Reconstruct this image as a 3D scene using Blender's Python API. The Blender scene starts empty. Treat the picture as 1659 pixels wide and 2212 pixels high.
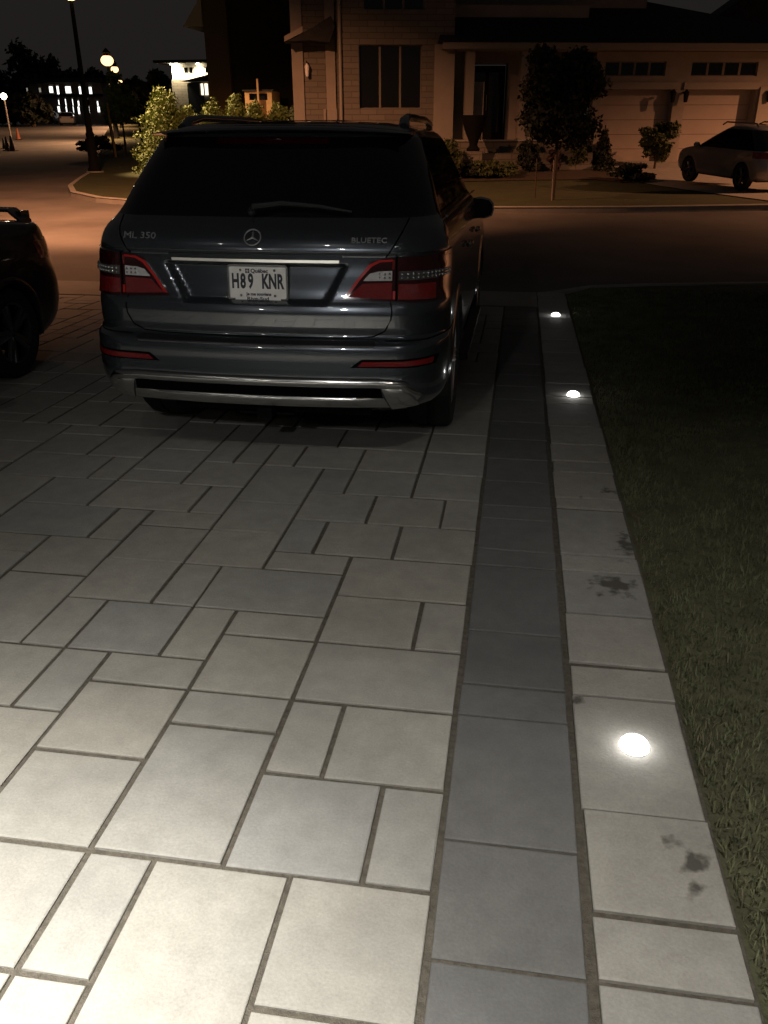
import bpy, bmesh, math, random
import numpy as np
from mathutils import Matrix, Vector
from mathutils.geometry import delaunay_2d_cdt

SC = bpy.context.scene
COL = SC.collection
R = math.radians
rng = np.random.default_rng(11)
random.seed(5)
TILT = R(-1.14)                      # the driveway falls gently to the street
RT = Matrix.Rotation(TILT, 4, 'X')
ZU = 1.6                             # eye height

# ------------------------------------------------------------------ camera
cam_d = bpy.data.cameras.new('camera')
cam = bpy.data.objects.new('camera', cam_d); COL.objects.link(cam)
cam_d.sensor_fit = 'VERTICAL'; cam_d.sensor_height = 36.0
cam_d.lens = 36.0 * 1789 / 2212
cam_d.clip_start = 0.05; cam_d.clip_end = 2000
MC = RT.to_3x3() @ Matrix.Rotation(R(8.78), 3, 'Z') @ Matrix.Rotation(R(66.0), 3, 'X')
cam.matrix_world = Matrix.Translation((0, 0, ZU)) @ MC.to_4x4()
SC.camera = cam

def at(px, py, y):
    """point at depth y that stands at a given spot of the photograph (used to read off real positions)"""
    d = MC @ Vector((px - 829.5, 1106 - py, -1789))
    return Vector((0, 0, ZU)) + d * (y / d.y)

# ------------------------------------------------------------------ materials
def mat(name, base, rough=0.6, metal=0.0, coat=0.0, var=0.0, vscale=4.0, bump=0.0, bscale=60.0, emis=None, estr=0.0, spec=0.5):
    m = bpy.data.materials.new(name); m.use_nodes = True
    nt = m.node_tree; b = nt.nodes['Principled BSDF']
    b.inputs['Base Color'].default_value = (*base, 1)
    b.inputs['Roughness'].default_value = rough
    b.inputs['Metallic'].default_value = metal
    b.inputs['Coat Weight'].default_value = coat
    b.inputs['Coat Roughness'].default_value = 0.03
    b.inputs['Specular IOR Level'].default_value = spec
    tc = nt.nodes.new('ShaderNodeTexCoord')
    if var > 0:
        n = nt.nodes.new('ShaderNodeTexNoise'); n.inputs['Scale'].default_value = vscale
        n.inputs['Detail'].default_value = 6; n.inputs['Roughness'].default_value = 0.6
        nt.links.new(tc.outputs['Object'], n.inputs['Vector'])
        mr = nt.nodes.new('ShaderNodeMapRange')
        mr.inputs[1].default_value = 0.25; mr.inputs[2].default_value = 0.75
        mr.inputs[3].default_value = 1 - var; mr.inputs[4].default_value = 1 + var
        nt.links.new(n.outputs['Fac'], mr.inputs[0])
        mx = nt.nodes.new('ShaderNodeMix'); mx.data_type = 'RGBA'; mx.blend_type = 'MULTIPLY'
        mx.inputs[0].default_value = 1; mx.inputs[6].default_value = (*base, 1)
        nt.links.new(mr.outputs[0], mx.inputs[7]); nt.links.new(mx.outputs[2], b.inputs['Base Color'])
    if bump > 0:
        n2 = nt.nodes.new('ShaderNodeTexNoise'); n2.inputs['Scale'].default_value = bscale
        n2.inputs['Detail'].default_value = 5
        nt.links.new(tc.outputs['Object'], n2.inputs['Vector'])
        bp = nt.nodes.new('ShaderNodeBump'); bp.inputs['Strength'].default_value = bump; bp.inputs['Distance'].default_value = 0.02
        nt.links.new(n2.outputs['Fac'], bp.inputs['Height']); nt.links.new(bp.outputs[0], b.inputs['Normal'])
    if emis:
        b.inputs['Emission Color'].default_value = (*emis, 1); b.inputs['Emission Strength'].default_value = estr
    return m

def emat(name, colr, s):
    return mat(name, (0.02, 0.02, 0.02), 0.4, emis=colr, estr=s)

def slab_mat(name, stops, stains=None, bump=0.3):
    """concrete slab: one tone per slab (attribute tint) with mottling, grain and fine pits"""
    m = bpy.data.materials.new(name); m.use_nodes = True
    nt = m.node_tree; b = nt.nodes['Principled BSDF']; L = nt.links.new
    b.inputs['Roughness'].default_value = 0.78; b.inputs['Specular IOR Level'].default_value = 0.25
    at_ = nt.nodes.new('ShaderNodeAttribute'); at_.attribute_name = 'tint'
    tc = nt.nodes.new('ShaderNodeTexCoord')
    n = nt.nodes.new('ShaderNodeTexNoise'); n.inputs['Scale'].default_value = 3.2; n.inputs['Detail'].default_value = 5
    L(tc.outputs['Object'], n.inputs['Vector'])
    a1 = nt.nodes.new('ShaderNodeMath'); a1.operation = 'MULTIPLY_ADD'; a1.inputs[1].default_value = 0.9; a1.inputs[2].default_value = -0.45
    L(n.outputs['Fac'], a1.inputs[0])
    a2 = nt.nodes.new('ShaderNodeMath'); a2.operation = 'ADD'; a2.use_clamp = True
    L(at_.outputs['Fac'], a2.inputs[0]); L(a1.outputs[0], a2.inputs[1])
    cr = nt.nodes.new('ShaderNodeValToRGB'); e = cr.color_ramp.elements
    e[0].position = 0; e[0].color = (*stops[0], 1); e[1].position = 1; e[1].color = (*stops[-1], 1)
    for i, s in enumerate(stops[1:-1]):
        q = e.new((i + 1) / (len(stops) - 1)); q.color = (*s, 1)
    L(a2.outputs[0], cr.inputs[0])
    n2 = nt.nodes.new('ShaderNodeTexNoise'); n2.inputs['Scale'].default_value = 10; n2.inputs['Detail'].default_value = 8; n2.inputs['Roughness'].default_value = 0.7
    L(tc.outputs['Object'], n2.inputs['Vector'])
    mr = nt.nodes.new('ShaderNodeMapRange'); mr.inputs[1].default_value = 0.3; mr.inputs[2].default_value = 0.7
    mr.inputs[3].default_value = 0.85; mr.inputs[4].default_value = 1.10
    L(n2.outputs['Fac'], mr.inputs[0])
    mx = nt.nodes.new('ShaderNodeMix'); mx.data_type = 'RGBA'; mx.blend_type = 'MULTIPLY'; mx.inputs[0].default_value = 1
    L(cr.outputs[0], mx.inputs[6]); L(mr.outputs[0], mx.inputs[7])
    out = mx.outputs[2]
    if stains:
        n3 = nt.nodes.new('ShaderNodeTexNoise'); n3.inputs['Scale'].default_value = 17; n3.inputs['Detail'].default_value = 3
        L(tc.outputs['Object'], n3.inputs['Vector'])
        tot = None
        for (sx, sy, rx, ry, w) in stains:
            mp = nt.nodes.new('ShaderNodeMapping')
            mp.inputs['Location'].default_value = (-sx / rx, -sy / ry, 0); mp.inputs['Scale'].default_value = (1 / rx, 1 / ry, 0)
            L(tc.outputs['Object'], mp.inputs['Vector'])
            ln = nt.nodes.new('ShaderNodeVectorMath'); ln.operation = 'LENGTH'; L(mp.outputs[0], ln.inputs[0])
            f = nt.nodes.new('ShaderNodeMapRange'); f.inputs[1].default_value = 1; f.inputs[2].default_value = 0; f.inputs[3].default_value = 0; f.inputs[4].default_value = w
            L(ln.outputs['Value'], f.inputs[0])
            if tot is None: tot = f.outputs[0]
            else:
                mm = nt.nodes.new('ShaderNodeMath'); mm.operation = 'MAXIMUM'; L(tot, mm.inputs[0]); L(f.outputs[0], mm.inputs[1]); tot = mm.outputs[0]
        ad = nt.nodes.new('ShaderNodeMath'); ad.operation = 'MULTIPLY_ADD'; ad.inputs[1].default_value = 0.55
        L(tot, ad.inputs[0]); L(n3.outputs['Fac'], ad.inputs[2])
        th = nt.nodes.new('ShaderNodeMapRange'); th.inputs[1].default_value = 0.69; th.inputs[2].default_value = 0.86
        L(ad.outputs[0], th.inputs[0])
        sm = nt.nodes.new('ShaderNodeMix'); sm.data_type = 'RGBA'; L(th.outputs[0], sm.inputs[0]); L(out, sm.inputs[6]); sm.inputs[7].default_value = (0.10, 0.095, 0.085, 1)
        out = sm.outputs[2]
    sp_ = nt.nodes.new('ShaderNodeTexNoise'); sp_.inputs['Scale'].default_value = 150; sp_.inputs['Detail'].default_value = 2
    L(tc.outputs['Object'], sp_.inputs['Vector'])
    sr = nt.nodes.new('ShaderNodeMapRange'); sr.inputs[1].default_value = 0.28; sr.inputs[2].default_value = 0.72; sr.inputs[3].default_value = 0.92; sr.inputs[4].default_value = 1.07
    L(sp_.outputs['Fac'], sr.inputs[0])
    n5 = nt.nodes.new('ShaderNodeTexNoise'); n5.inputs['Scale'].default_value = 0.9; n5.inputs['Detail'].default_value = 4
    L(tc.outputs['Object'], n5.inputs['Vector'])
    r5 = nt.nodes.new('ShaderNodeMapRange'); r5.inputs[1].default_value = 0.3; r5.inputs[2].default_value = 0.7; r5.inputs[3].default_value = 0.80; r5.inputs[4].default_value = 1.10
    L(n5.outputs['Fac'], r5.inputs[0])
    mm5 = nt.nodes.new('ShaderNodeMath'); mm5.operation = 'MULTIPLY'; L(sr.outputs[0], mm5.inputs[0]); L(r5.outputs[0], mm5.inputs[1])
    gx_ = nt.nodes.new('ShaderNodeMix'); gx_.data_type = 'RGBA'; gx_.blend_type = 'MULTIPLY'; gx_.inputs[0].default_value = 1
    L(out, gx_.inputs[6]); L(mm5.outputs[0], gx_.inputs[7]); out = gx_.outputs[2]
    L(out, b.inputs['Base Color'])
    n4 = nt.nodes.new('ShaderNodeTexNoise'); n4.inputs['Scale'].default_value = 110; n4.inputs['Detail'].default_value = 6
    L(tc.outputs['Object'], n4.inputs['Vector'])
    bp = nt.nodes.new('ShaderNodeBump'); bp.inputs['Strength'].default_value = bump; bp.inputs['Distance'].default_value = 0.006
    L(n4.outputs['Fac'], bp.inputs['Height']); L(bp.outputs[0], b.inputs['Normal'])
    return m

def brick_mat(name, c1, c2, mortar, sx=1.0, row=0.2, w=0.45):
    m = bpy.data.materials.new(name); m.use_nodes = True
    nt = m.node_tree; b = nt.nodes['Principled BSDF']; L = nt.links.new
    b.inputs['Roughness'].default_value = 0.9
    tc = nt.nodes.new('ShaderNodeTexCoord')
    mp = nt.nodes.new('ShaderNodeMapping'); mp.inputs['Rotation'].default_value = (R(90), 0, 0)
    L(tc.outputs['Object'], mp.inputs['Vector'])
    br = nt.nodes.new('ShaderNodeTexBrick'); L(mp.outputs[0], br.inputs['Vector'])
    br.inputs['Color1'].default_value = (*c1, 1); br.inputs['Color2'].default_value = (*c2, 1); br.inputs['Mortar'].default_value = (*mortar, 1)
    br.inputs['Scale'].default_value = 1; br.inputs['Mortar Size'].default_value = 0.012
    br.inputs['Brick Width'].default_value = w; br.inputs['Row Height'].default_value = row
    L(br.outputs['Color'], b.inputs['Base Color'])
    bp = nt.nodes.new('ShaderNodeBump'); bp.inputs['Strength'].default_value = 0.6; bp.inputs['Distance'].default_value = 0.02; bp.invert = True
    L(br.outputs['Fac'], bp.inputs['Height']); L(bp.outputs[0], b.inputs['Normal'])
    return m

M = {}
M['sand'] = mat('joint_sand', (0.112, 0.100, 0.082), 0.95, var=0.45, vscale=60, bump=0.6, bscale=300)
M['slab'] = slab_mat('beige_slab', [(0.375, 0.362, 0.328), (0.36, 0.35, 0.322), (0.335, 0.33, 0.312), (0.312, 0.311, 0.304)])
M['slab_dark'] = slab_mat('charcoal_slab', [(0.166, 0.166, 0.166), (0.152, 0.153, 0.155), (0.140, 0.142, 0.145)])
M['slab_edge'] = slab_mat('border_slab', [(0.37, 0.355, 0.325), (0.34, 0.33, 0.31), (0.31, 0.305, 0.295)],
    stains=[(0.51, 1.55, 0.09, 0.17, 0.62), (0.47, 2.95, 0.15, 0.14, 0.95), (0.54, 3.33, 0.08, 0.22, 0.80), (0.28, 2.17, 0.05, 0.05, 0.62), (0.53, 3.95, 0.08, 0.10, 0.62)])
M['concrete'] = mat('concrete', (0.30, 0.285, 0.26), 0.85, var=0.18, vscale=3, bump=0.2)
M['asphalt'] = mat('asphalt', (0.12, 0.112, 0.105), 0.8, var=0.40, vscale=0.45, bump=0.35, bscale=120)
M['soil'] = mat('lawn_soil', (0.085, 0.085, 0.048), 1.0, var=0.4, vscale=8, bump=0.6, bscale=60)
M['lawn_far'] = mat('far_lawn', (0.040, 0.047, 0.015), 1.0, var=0.35, vscale=2.5, bump=0.8, bscale=25)
M['grass'] = mat('grass_blade', (0.150, 0.158, 0.092), 0.8, var=0.45, vscale=3.5, spec=0.15)
M['grass_dry'] = mat('dry_grass_blade', (0.17, 0.145, 0.09), 0.85, var=0.3, vscale=9)
M['paint'] = mat('grey_metallic_paint', (0.066, 0.076, 0.090), 0.25, metal=0.7, coat=1.0)
M['paint_black'] = mat('black_paint', (0.008, 0.008, 0.009), 0.35, coat=0.8)
M['paint_grey2'] = mat('mid_grey_paint', (0.27, 0.26, 0.275), 0.35, metal=0.4, coat=0.8)
M['paint_pale'] = mat('pale_paint', (0.5, 0.48, 0.44), 0.35, coat=0.6)
M['glass_dark'] = mat('privacy_glass', (0.004, 0.004, 0.005), 0.03, spec=0.5)
M['black'] = mat('black_plastic', (0.010, 0.010, 0.011), 0.55, bump=0.1, bscale=400)
M['gap'] = mat('panel_gap', (0.002, 0.002, 0.002), 0.9, spec=0.05)
M['rubber'] = mat('tyre_rubber', (0.012, 0.012, 0.013), 0.8, bump=0.2, bscale=90)
M['rim_dark'] = mat('dark_alloy', (0.12, 0.12, 0.125), 0.35, metal=0.8)
M['rim'] = mat('alloy', (0.42, 0.43, 0.45), 0.3, metal=0.9)
M['chrome'] = mat('chrome', (0.70, 0.71, 0.72), 0.10, metal=1.0)
M['badge'] = mat('badge_metal', (0.34, 0.35, 0.36), 0.4, metal=0.5)
M['satin'] = mat('satin_metal', (0.56, 0.57, 0.57), 0.20, metal=1.0)
M['red_dark'] = mat('red_lens_dark', (0.030, 0.0015, 0.002), 0.10, coat=1.0)
M['red'] = mat('red_lens', (0.190, 0.006, 0.007), 0.14, coat=1.0, bump=0.5, bscale=170)
M['red_highlight'] = mat('red_lens_highlight', (0.50, 0.018, 0.014), 0.2, coat=1.0)  # brighter red for the highlights painted on the lens edges
M['clear_dark'] = mat('clear_lens_dark', (0.12, 0.12, 0.122), 0.15, metal=0.5, coat=1.0)
M['clear'] = mat('clear_lens', (0.62, 0.62, 0.63), 0.25, metal=0.5, coat=1.0, bump=0.5, bscale=140)
M['plate'] = mat('plate_white', (0.88, 0.87, 0.85), 0.4, var=0.06, vscale=30)
M['ink'] = mat('plate_ink', (0.02, 0.02, 0.035), 0.5)
M['ink_soft'] = mat('plate_ink_small', (0.04, 0.04, 0.06), 0.5)
M['iron'] = mat('black_iron', (0.003, 0.003, 0.003), 0.8, spec=0.2)
M['stone'] = brick_mat('grey_stone', (0.165, 0.148, 0.126), (0.13, 0.118, 0.102), (0.095, 0.085, 0.072), row=0.17, w=0.55)
M['stucco'] = mat('pale_stucco', (0.27, 0.24, 0.21), 0.9, var=0.12, vscale=2)
M['trim'] = mat('beige_trim', (0.24, 0.215, 0.185), 0.6)
M['door'] = mat('garage_panel', (0.31, 0.26, 0.225), 0.55, var=0.06, vscale=2)
M['roof'] = mat('dark_shingle', (0.022, 0.022, 0.023), 0.95, var=0.4, vscale=5, bump=0.8, bscale=30)
M['clad'] = mat('shaded_cladding', (0.010, 0.010, 0.009), 0.95, var=0.3, vscale=4)  # near-black colour holds the shade of the dark house's unlit wall
M['pane'] = mat('window_glass', (0.008, 0.009, 0.010), 0.06)
M['wood'] = mat('raw_wood', (0.45, 0.28, 0.13), 0.8, var=0.2, vscale=7)
M['white'] = mat('white_stucco', (0.75, 0.70, 0.58), 0.9, var=0.08, vscale=2)
M['bark'] = mat('bark', (0.07, 0.05, 0.035), 0.95, var=0.3, vscale=20)
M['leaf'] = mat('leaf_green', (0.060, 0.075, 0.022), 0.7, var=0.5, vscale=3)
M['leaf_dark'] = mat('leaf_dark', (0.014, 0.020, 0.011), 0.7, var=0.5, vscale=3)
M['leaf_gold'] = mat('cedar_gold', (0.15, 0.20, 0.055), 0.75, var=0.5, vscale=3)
M['leaf_red'] = mat('leaf_purple', (0.045, 0.020, 0.022), 0.7, var=0.4, vscale=4)
M['cone'] = mat('cone_orange', (0.40, 0.12, 0.05), 0.6)
M['cone_shaded'] = mat('cone_shaded', (0.05, 0.035, 0.03), 0.6)  # cones out of the light: their shade is put into this colour
M['mulch'] = mat('mulch', (0.05, 0.035, 0.022), 1.0, var=0.4, vscale=9, bump=0.8, bscale=40)
M['led_white'] = emat('inground_light', (1.0, 0.98, 0.93), 14)
M['sodium'] = emat('sodium_bulb', (1.0, 0.56, 0.24), 3.0)
M['sodium_dim'] = emat('sodium_bulb_far', (1.0, 0.6, 0.3), 6)
M['globe'] = emat('globe_bulb', (1.0, 0.85, 0.6), 20)
M['lit_win'] = emat('lit_window', (1.0, 0.97, 0.92), 2.2)
M['lit_dim'] = emat('half_lit_window', (1.0, 0.9, 0.75), 0.25)
M['lit_warm'] = emat('lit_window_warm', (1.0, 0.84, 0.58), 2.0)
M['soffit_lamp'] = emat('soffit_lamp', (1.0, 0.87, 0.6), 40)

# ------------------------------------------------------------------ mesh building
class MB:
    def __init__(s): s.V = []; s.F = []
    def add(s, V, F):
        o = len(s.V); s.V += [tuple(v) for v in V]; s.F += [tuple(i + o for i in f) for f in F]; return s
    def box(s, x0, x1, y0, y1, z0, z1):
        return s.add([(x0,y0,z0),(x1,y0,z0),(x1,y1,z0),(x0,y1,z0),(x0,y0,z1),(x1,y0,z1),(x1,y1,z1),(x0,y1,z1)],
                     [(3,2,1,0),(4,5,6,7),(0,1,5,4),(1,2,6,5),(2,3,7,6),(3,0,4,7)])
    def prism(s, poly, axis, a, b):
        """poly: 2-D outline (ccw) in the plane across the axis, extruded from a to b"""
        n = len(poly)
        def p(u, v, w): return {'x': (w, u, v), 'y': (u, w, v), 'z': (u, v, w)}[axis]
        V = [p(u, v, a) for u, v in poly] + [p(u, v, b) for u, v in poly]
        F = [tuple(range(n)), tuple(range(2 * n - 1, n - 1, -1))] + [(i, i + n, (i + 1) % n + n, (i + 1) % n) for i in range(n)]
        return s.add(V, F)
    def tube(s, pts, rad, n=8):
        pts = [Vector(p) for p in pts]
        rads = rad if isinstance(rad, (list, tuple)) else [rad] * len(pts)
        rings = []
        for i, p in enumerate(pts):
            d = (pts[min(i + 1, len(pts) - 1)] - pts[max(i - 1, 0)]).normalized()
            u = d.cross(Vector((0, 0, 1)) if abs(d.z) < 0.9 else Vector((1, 0, 0))).normalized(); v = d.cross(u)
            rings.append([p + (u * math.cos(2 * math.pi * k / n) + v * math.sin(2 * math.pi * k / n)) * rads[i] for k in range(n)])
        V = [q for r in rings for q in r]; F = []
        for i in range(len(pts) - 1):
            for k in range(n):
                F.append((i * n + k, i * n + (k + 1) % n, (i + 1) * n + (k + 1) % n, (i + 1) * n + k))
        F.append(tuple(range(n - 1, -1, -1))); F.append(tuple((len(pts) - 1) * n + k for k in range(n)))
        return s.add(V, F)
    def lathe(s, prof, n=24, axis='z', c=(0, 0, 0)):
        V = []; F = []
        for r, h in prof:
            for k in range(n):
                a = 2 * math.pi * k / n; u, v = r * math.cos(a), r * math.sin(a)
                q = (u, v, h) if axis == 'z' else ((h, u, v) if axis == 'x' else (u, h, v))
                V.append((q[0] + c[0], q[1] + c[1], q[2] + c[2]))
        for i in range(len(prof) - 1):
            for k in range(n):
                F.append((i * n + k, i * n + (k + 1) % n, (i + 1) * n + (k + 1) % n, (i + 1) * n + k))
        return s.add(V, F)
    def sphere(s, c, r, n=12, m=8, zs=1.0):
        prof = [(max(r * math.sin(math.pi * i / m), 1e-4), -r * zs * math.cos(math.pi * i / m)) for i in range(m + 1)]
        return s.lathe(prof, n, 'z', c)
    def build(s, name, m, parent=None, smooth=False, angle=None):
        me = bpy.data.meshes.new(name); me.from_pydata(s.V, [], s.F); me.materials.append(m)
        bm = bmesh.new(); bm.from_mesh(me); bmesh.ops.recalc_face_normals(bm, faces=bm.faces)
        if smooth:
            for f in bm.faces: f.smooth = True
            for e in bm.edges:
                if len(e.link_faces) == 2 and e.calc_face_angle() > (angle or R(40)): e.smooth = False
        bm.to_mesh(me); bm.free()
        return link(name, me, parent)

def link(name, me, parent=None):
    o = bpy.data.objects.new(name, me); COL.objects.link(o)
    if parent: o.parent = parent
    return o

def tag(o, label=None, cat=None, group=None, kind=None):
    if label: o['label'] = label
    if cat: o['category'] = cat
    if group: o['group'] = group
    if kind: o['kind'] = kind
    return o

def thing(name, label, cat, loc=(0, 0, 0), rz=0.0, group=None, tilt=False):
    o = bpy.data.objects.new(name, None); COL.objects.link(o); o.empty_display_size = 0.2
    if tilt:
        o.matrix_world = RT @ Matrix.Translation(loc) @ Matrix.Rotation(rz, 4, 'Z')
    else:
        o.location = loc; o.rotation_euler = (0, 0, rz)
    return tag(o, label, cat, group)

def copy_tree(o, parent=None):
    c = o.copy(); COL.objects.link(c)
    if parent: c.parent = parent; c.matrix_parent_inverse = o.matrix_parent_inverse.copy()
    for ch in list(o.children): copy_tree(ch, c)
    return c

def np_mesh(name, V, F, m, parent=None, smooth=False, normals=None):
    me = bpy.data.meshes.new(name)
    me.from_pydata(V.tolist() if hasattr(V, 'tolist') else V, [], F.tolist() if hasattr(F, 'tolist') else F)
    me.materials.append(m)
    if smooth: me.polygons.foreach_set('use_smooth', [True] * len(me.polygons))
    me.update()
    if normals is not None: me.normals_split_custom_set_from_vertices(normals)
    return link(name, me, parent)

def structure(o, tilt=False):
    o['kind'] = 'structure'
    if tilt: o.rotation_euler = (TILT, 0, 0)
    return o

# ------------------------------------------------------------------ driveway paving
def slabs(name, rects, m, jitter=0.0, ch=0.0024, gap=0.0065, lift=0.0):
    V = []; F = []; T = []
    for (x0, x1, y0, y1) in rects:
        t = float(np.clip(rng.normal(0.42, 0.26), 0, 1))
        j = rng.normal(0, 1, 5) * jitter
        g = gap + abs(rng.normal(0, 0.0012))
        a = rng.normal(0, 1) * jitter * 0.5
        cx, cy = (x0 + x1) / 2 + j[0], (y0 + y1) / 2 + j[1]
        hx, hy = (x1 - x0) / 2 - g, (y1 - y0) / 2 - g
        dz = lift + rng.normal(0, 1) * 0.0008
        o = len(V)
        tx_, ty_ = rng.normal(0, 1, 2) * 0.0035
        def ring(ex, ey, z):
            for sx, sy in ((-1, -1), (1, -1), (1, 1), (-1, 1)):
                px, py = sx * ex, sy * ey
                V.append((cx + px - a * py + (rng.normal(0, .0006) if z < dz else 0), cy + py + a * px + (rng.normal(0, .0006) if z < dz else 0), z + (tx_ * px + ty_ * py if z > -.04 else 0)))
        # worn edges: each side gets a few intermediate points that wobble by a millimetre or two
        ring(hx, hy, -0.05); ring(hx, hy, dz - ch * 1.2); ring(hx - ch, hy - ch, dz - ch * 0.25); ring(hx - 2.4 * ch, hy - 2.4 * ch, dz)
        for k in range(3):
            for i in range(4):
                F.append((o + k * 4 + i, o + k * 4 + (i + 1) % 4, o + (k + 1) * 4 + (i + 1) % 4, o + (k + 1) * 4 + i)); T.append(t)
        F.append((o + 12, o + 13, o + 14, o + 15)); T.append(t)
    o = np_mesh(name, np.array(V), F, m)
    at_ = o.data.attributes.new('tint', 'FLOAT', 'FACE'); at_.data.foreach_set('value', T)
    return structure(o, True)

known = [(0,2,0,2),(2,4,-1,2),(4,5,0,2),(4,5,-2,0),(0,2,-2,0),(2,4,-3,-1),(5,7,0,2),(5,7,-2,0),(0,1,2,4),(1,3,2,4),(3,5,2,5),(5,7,2,4),(0,2,4,6),(2,3,4,6),(3,5,5,6),(5,7,4,6),(7,8,5,7),(5,7,6,7),(7,9,3,5),(8,10,5,7),
 (0,3,6,8),(3,5,6,8),(3,5,8,9),(5,6,7,9),(6,8,7,9),(8,9,7,9),(0,1,8,10),(1,3,8,10),(0,3,10,12),(3,6,9,11),(6,7,9,11),(7,9,9,11),(9,11,7,10),(9,11,10,12),(3,5,11,12),(5,7,11,13),(7,9,11,13),(0,2,12,14),(2,4,12,14),(4,5,12,14),
 (5,7,13,15),(7,9,13,14),(5,7,15,18),(7,8,14,16),(8,11,14,16),(9,10,12,14),(10,13,12,14),(11,13,14,16),(13,15,13,16),(0,1,14,16),(1,3,14,16),(3,5,14,16),(0,2,16,18),(2,4,16,18),(2,4,18,20),(0,2,18,20),(4,5,16,18),(7,9,16,18),
 (9,11,16,17),(9,11,17,19),(9,11,19,22),(11,12,16,18),(12,15,16,18),(11,13,18,21),(7,8,18,20),(8,9,18,20),(4,6,18,20),(6,7,18,20)]
MX, MY, Y0 = 0.1712, 0.1672, 1.04
NI, J0, J1 = 52, -9, 48
occ = np.zeros((NI, J1 - J0), bool); tiles = []
def place(i0, i1, j0, j1):
    i1 = min(i1, NI); j0 = max(j0, J0); j1 = min(j1, J1)
    if occ[i0:i1, j0 - J0:j1 - J0].any(): return False
    occ[i0:i1, j0 - J0:j1 - J0] = True; tiles.append((i0, i1, j0, j1)); return True
for k in known: place(*k)
sizes = [(2, 2), (3, 2), (2, 1), (1, 2), (2, 3), (2, 2), (3, 2)]
for j in range(J0, J1):
    for i in range(NI):
        if occ[i, j - J0]: continue
        random.shuffle(sizes)
        for (a, b) in sizes + [(2, 1), (1, 2), (1, 1)]:
            if i + a <= NI and j + b <= J1 and not occ[i:i + a, j - J0:j + b - J0].any():
                place(i, i + a, j, j + b); break
YE = 9.12
rects = [(-0.10 - i1 * MX, -0.10 - i0 * MX, Y0 + j0 * MY, min(Y0 + j1 * MY, YE)) for (i0, i1, j0, j1) in tiles if Y0 + j0 * MY < YE - 0.05]
slabs('driveway_paving', rects, M['slab'], 0.0006)

def strip(x0, x1, ys, yend, lens):
    ys = list(ys); y = ys[-1]
    while y < yend: y += random.choice(lens); ys.append(y)
    return [(x0, x1, a, min(b, yend)) for a, b in zip(ys[:-1], ys[1:]) if a < yend - 0.04]
band_y = [-1.2, -0.7, -0.2, 0.3, 0.72, 1.204, 1.545, 2.05, 2.211, 2.538, 3.049, 3.201, 3.531, 3.686, 4.005]
edge_y = [-1.2, -0.8, -0.3, 0.1, 0.53, 0.87, 1.202, 1.374, 1.706, 2.206, 2.376, 2.707, 3.047, 3.197, 3.698, 3.828, 4.178, 4.35, 4.63]
slabs('driveway_charcoal_band', strip(-0.094, 0.243, band_y, YE, [0.17, 0.34, 0.34, 0.5]), M['slab_dark'], 0.0006, gap=0.0036)
slabs('driveway_border_paving', strip(0.253, 0.582, edge_y, 10.05, [0.17, 0.34, 0.5, 0.34]), M['slab_edge'], 0.0030, gap=0.0075, lift=0.004)
base = MB().box(-9.1, 0.585, -1.5, 10.06, -0.25, -0.0075).build('driveway_joint_sand', M['sand']); structure(base, True)

# light concrete strip where the driveway meets the street
ap = MB().box(-9.0, 0.252, 9.125, 10.08, -0.2, -0.002)
structure(ap.build('driveway_apron', M['concrete']), True)

# ------------------------------------------------------------------ terrain
def road_z(x, y): return -0.25 + 0.025 * min(max(0.0, y - 34), 76)
def yard_z(x, y):
    k = min(max((x + 13.5) / 4.0, 0), 1); k = k * k * (3 - 2 * k)
    v = (y - .24 * (x + 2.5) * .97) if x > -9 else y
    q = min(max((v - 26) / 5.0, 0), 1)
    return -0.115 + 0.47 * q * q * k + (0.025 * min(max(0, y - 34), 76) + 0.10 * min(max((y - 34) / 8, 0), 1)) * (1 - k)

def sheet(name, poly, zf, m, step=1.0, extra=0.0):
    """flat ground patch with an outline and a height function"""
    P = [Vector((x, y)) for x, y in poly]; n = len(P)
    E = []; pts = []
    for i in range(n):
        a, b = P[i], P[(i + 1) % n]; k = max(1, int((b - a).length / step))
        for t in range(k): pts.append(a.lerp(b, t / k))
    ne = len(pts); E = [(i, (i + 1) % ne) for i in range(ne)]
    xs = [p.x for p in P]; ys = [p.y for p in P]
    def inside(q):
        c = False; j = n - 1
        for i in range(n):
            if (P[i].y > q.y) != (P[j].y > q.y) and q.x < (P[j].x - P[i].x) * (q.y - P[i].y) / (P[j].y - P[i].y) + P[i].x: c = not c
            j = i
        return c
    x = min(xs)
    while x < max(xs):
        y = min(ys)
        while y < max(ys):
            q = Vector((x + random.uniform(0, .2) * step, y + random.uniform(0, .2) * step))
            if inside(q): pts.append(q)
            y += step
        x += step
    V, _, F, *_r = delaunay_2d_cdt(pts, E, [], 1, 1e-4)
    return structure(np_mesh(name, np.array([(v.x, v.y, zf(v.x, v.y) + extra) for v in V]), [tuple(f) for f in F], m, smooth=True))

# the road: one sheet to the horizon
gx = [-400, -200, -120, -80, -60, -45, -30, -15, 0, 15, 40, 100, 400]
gy = [-20, 5, 9, 20, 34, 40, 50, 60, 80, 110, 160, 300, 700]
V = [(x, y, (road_z(x, y) if y > 9.5 else -0.55)) for y in gy for x in gx]
F = [(j * 13 + i, j * 13 + i + 1, (j + 1) * 13 + i + 1, (j + 1) * 13 + i) for j in range(12) for i in range(12)]
V = [(x, y, (-0.25 if (y == 9) else z)) for (x, y, z) in V]
V = [(x, y, z if y > 6 else -0.55) for (x, y, z) in V]
structure(np_mesh('road', np.array(V), F, M['asphalt']))

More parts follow.
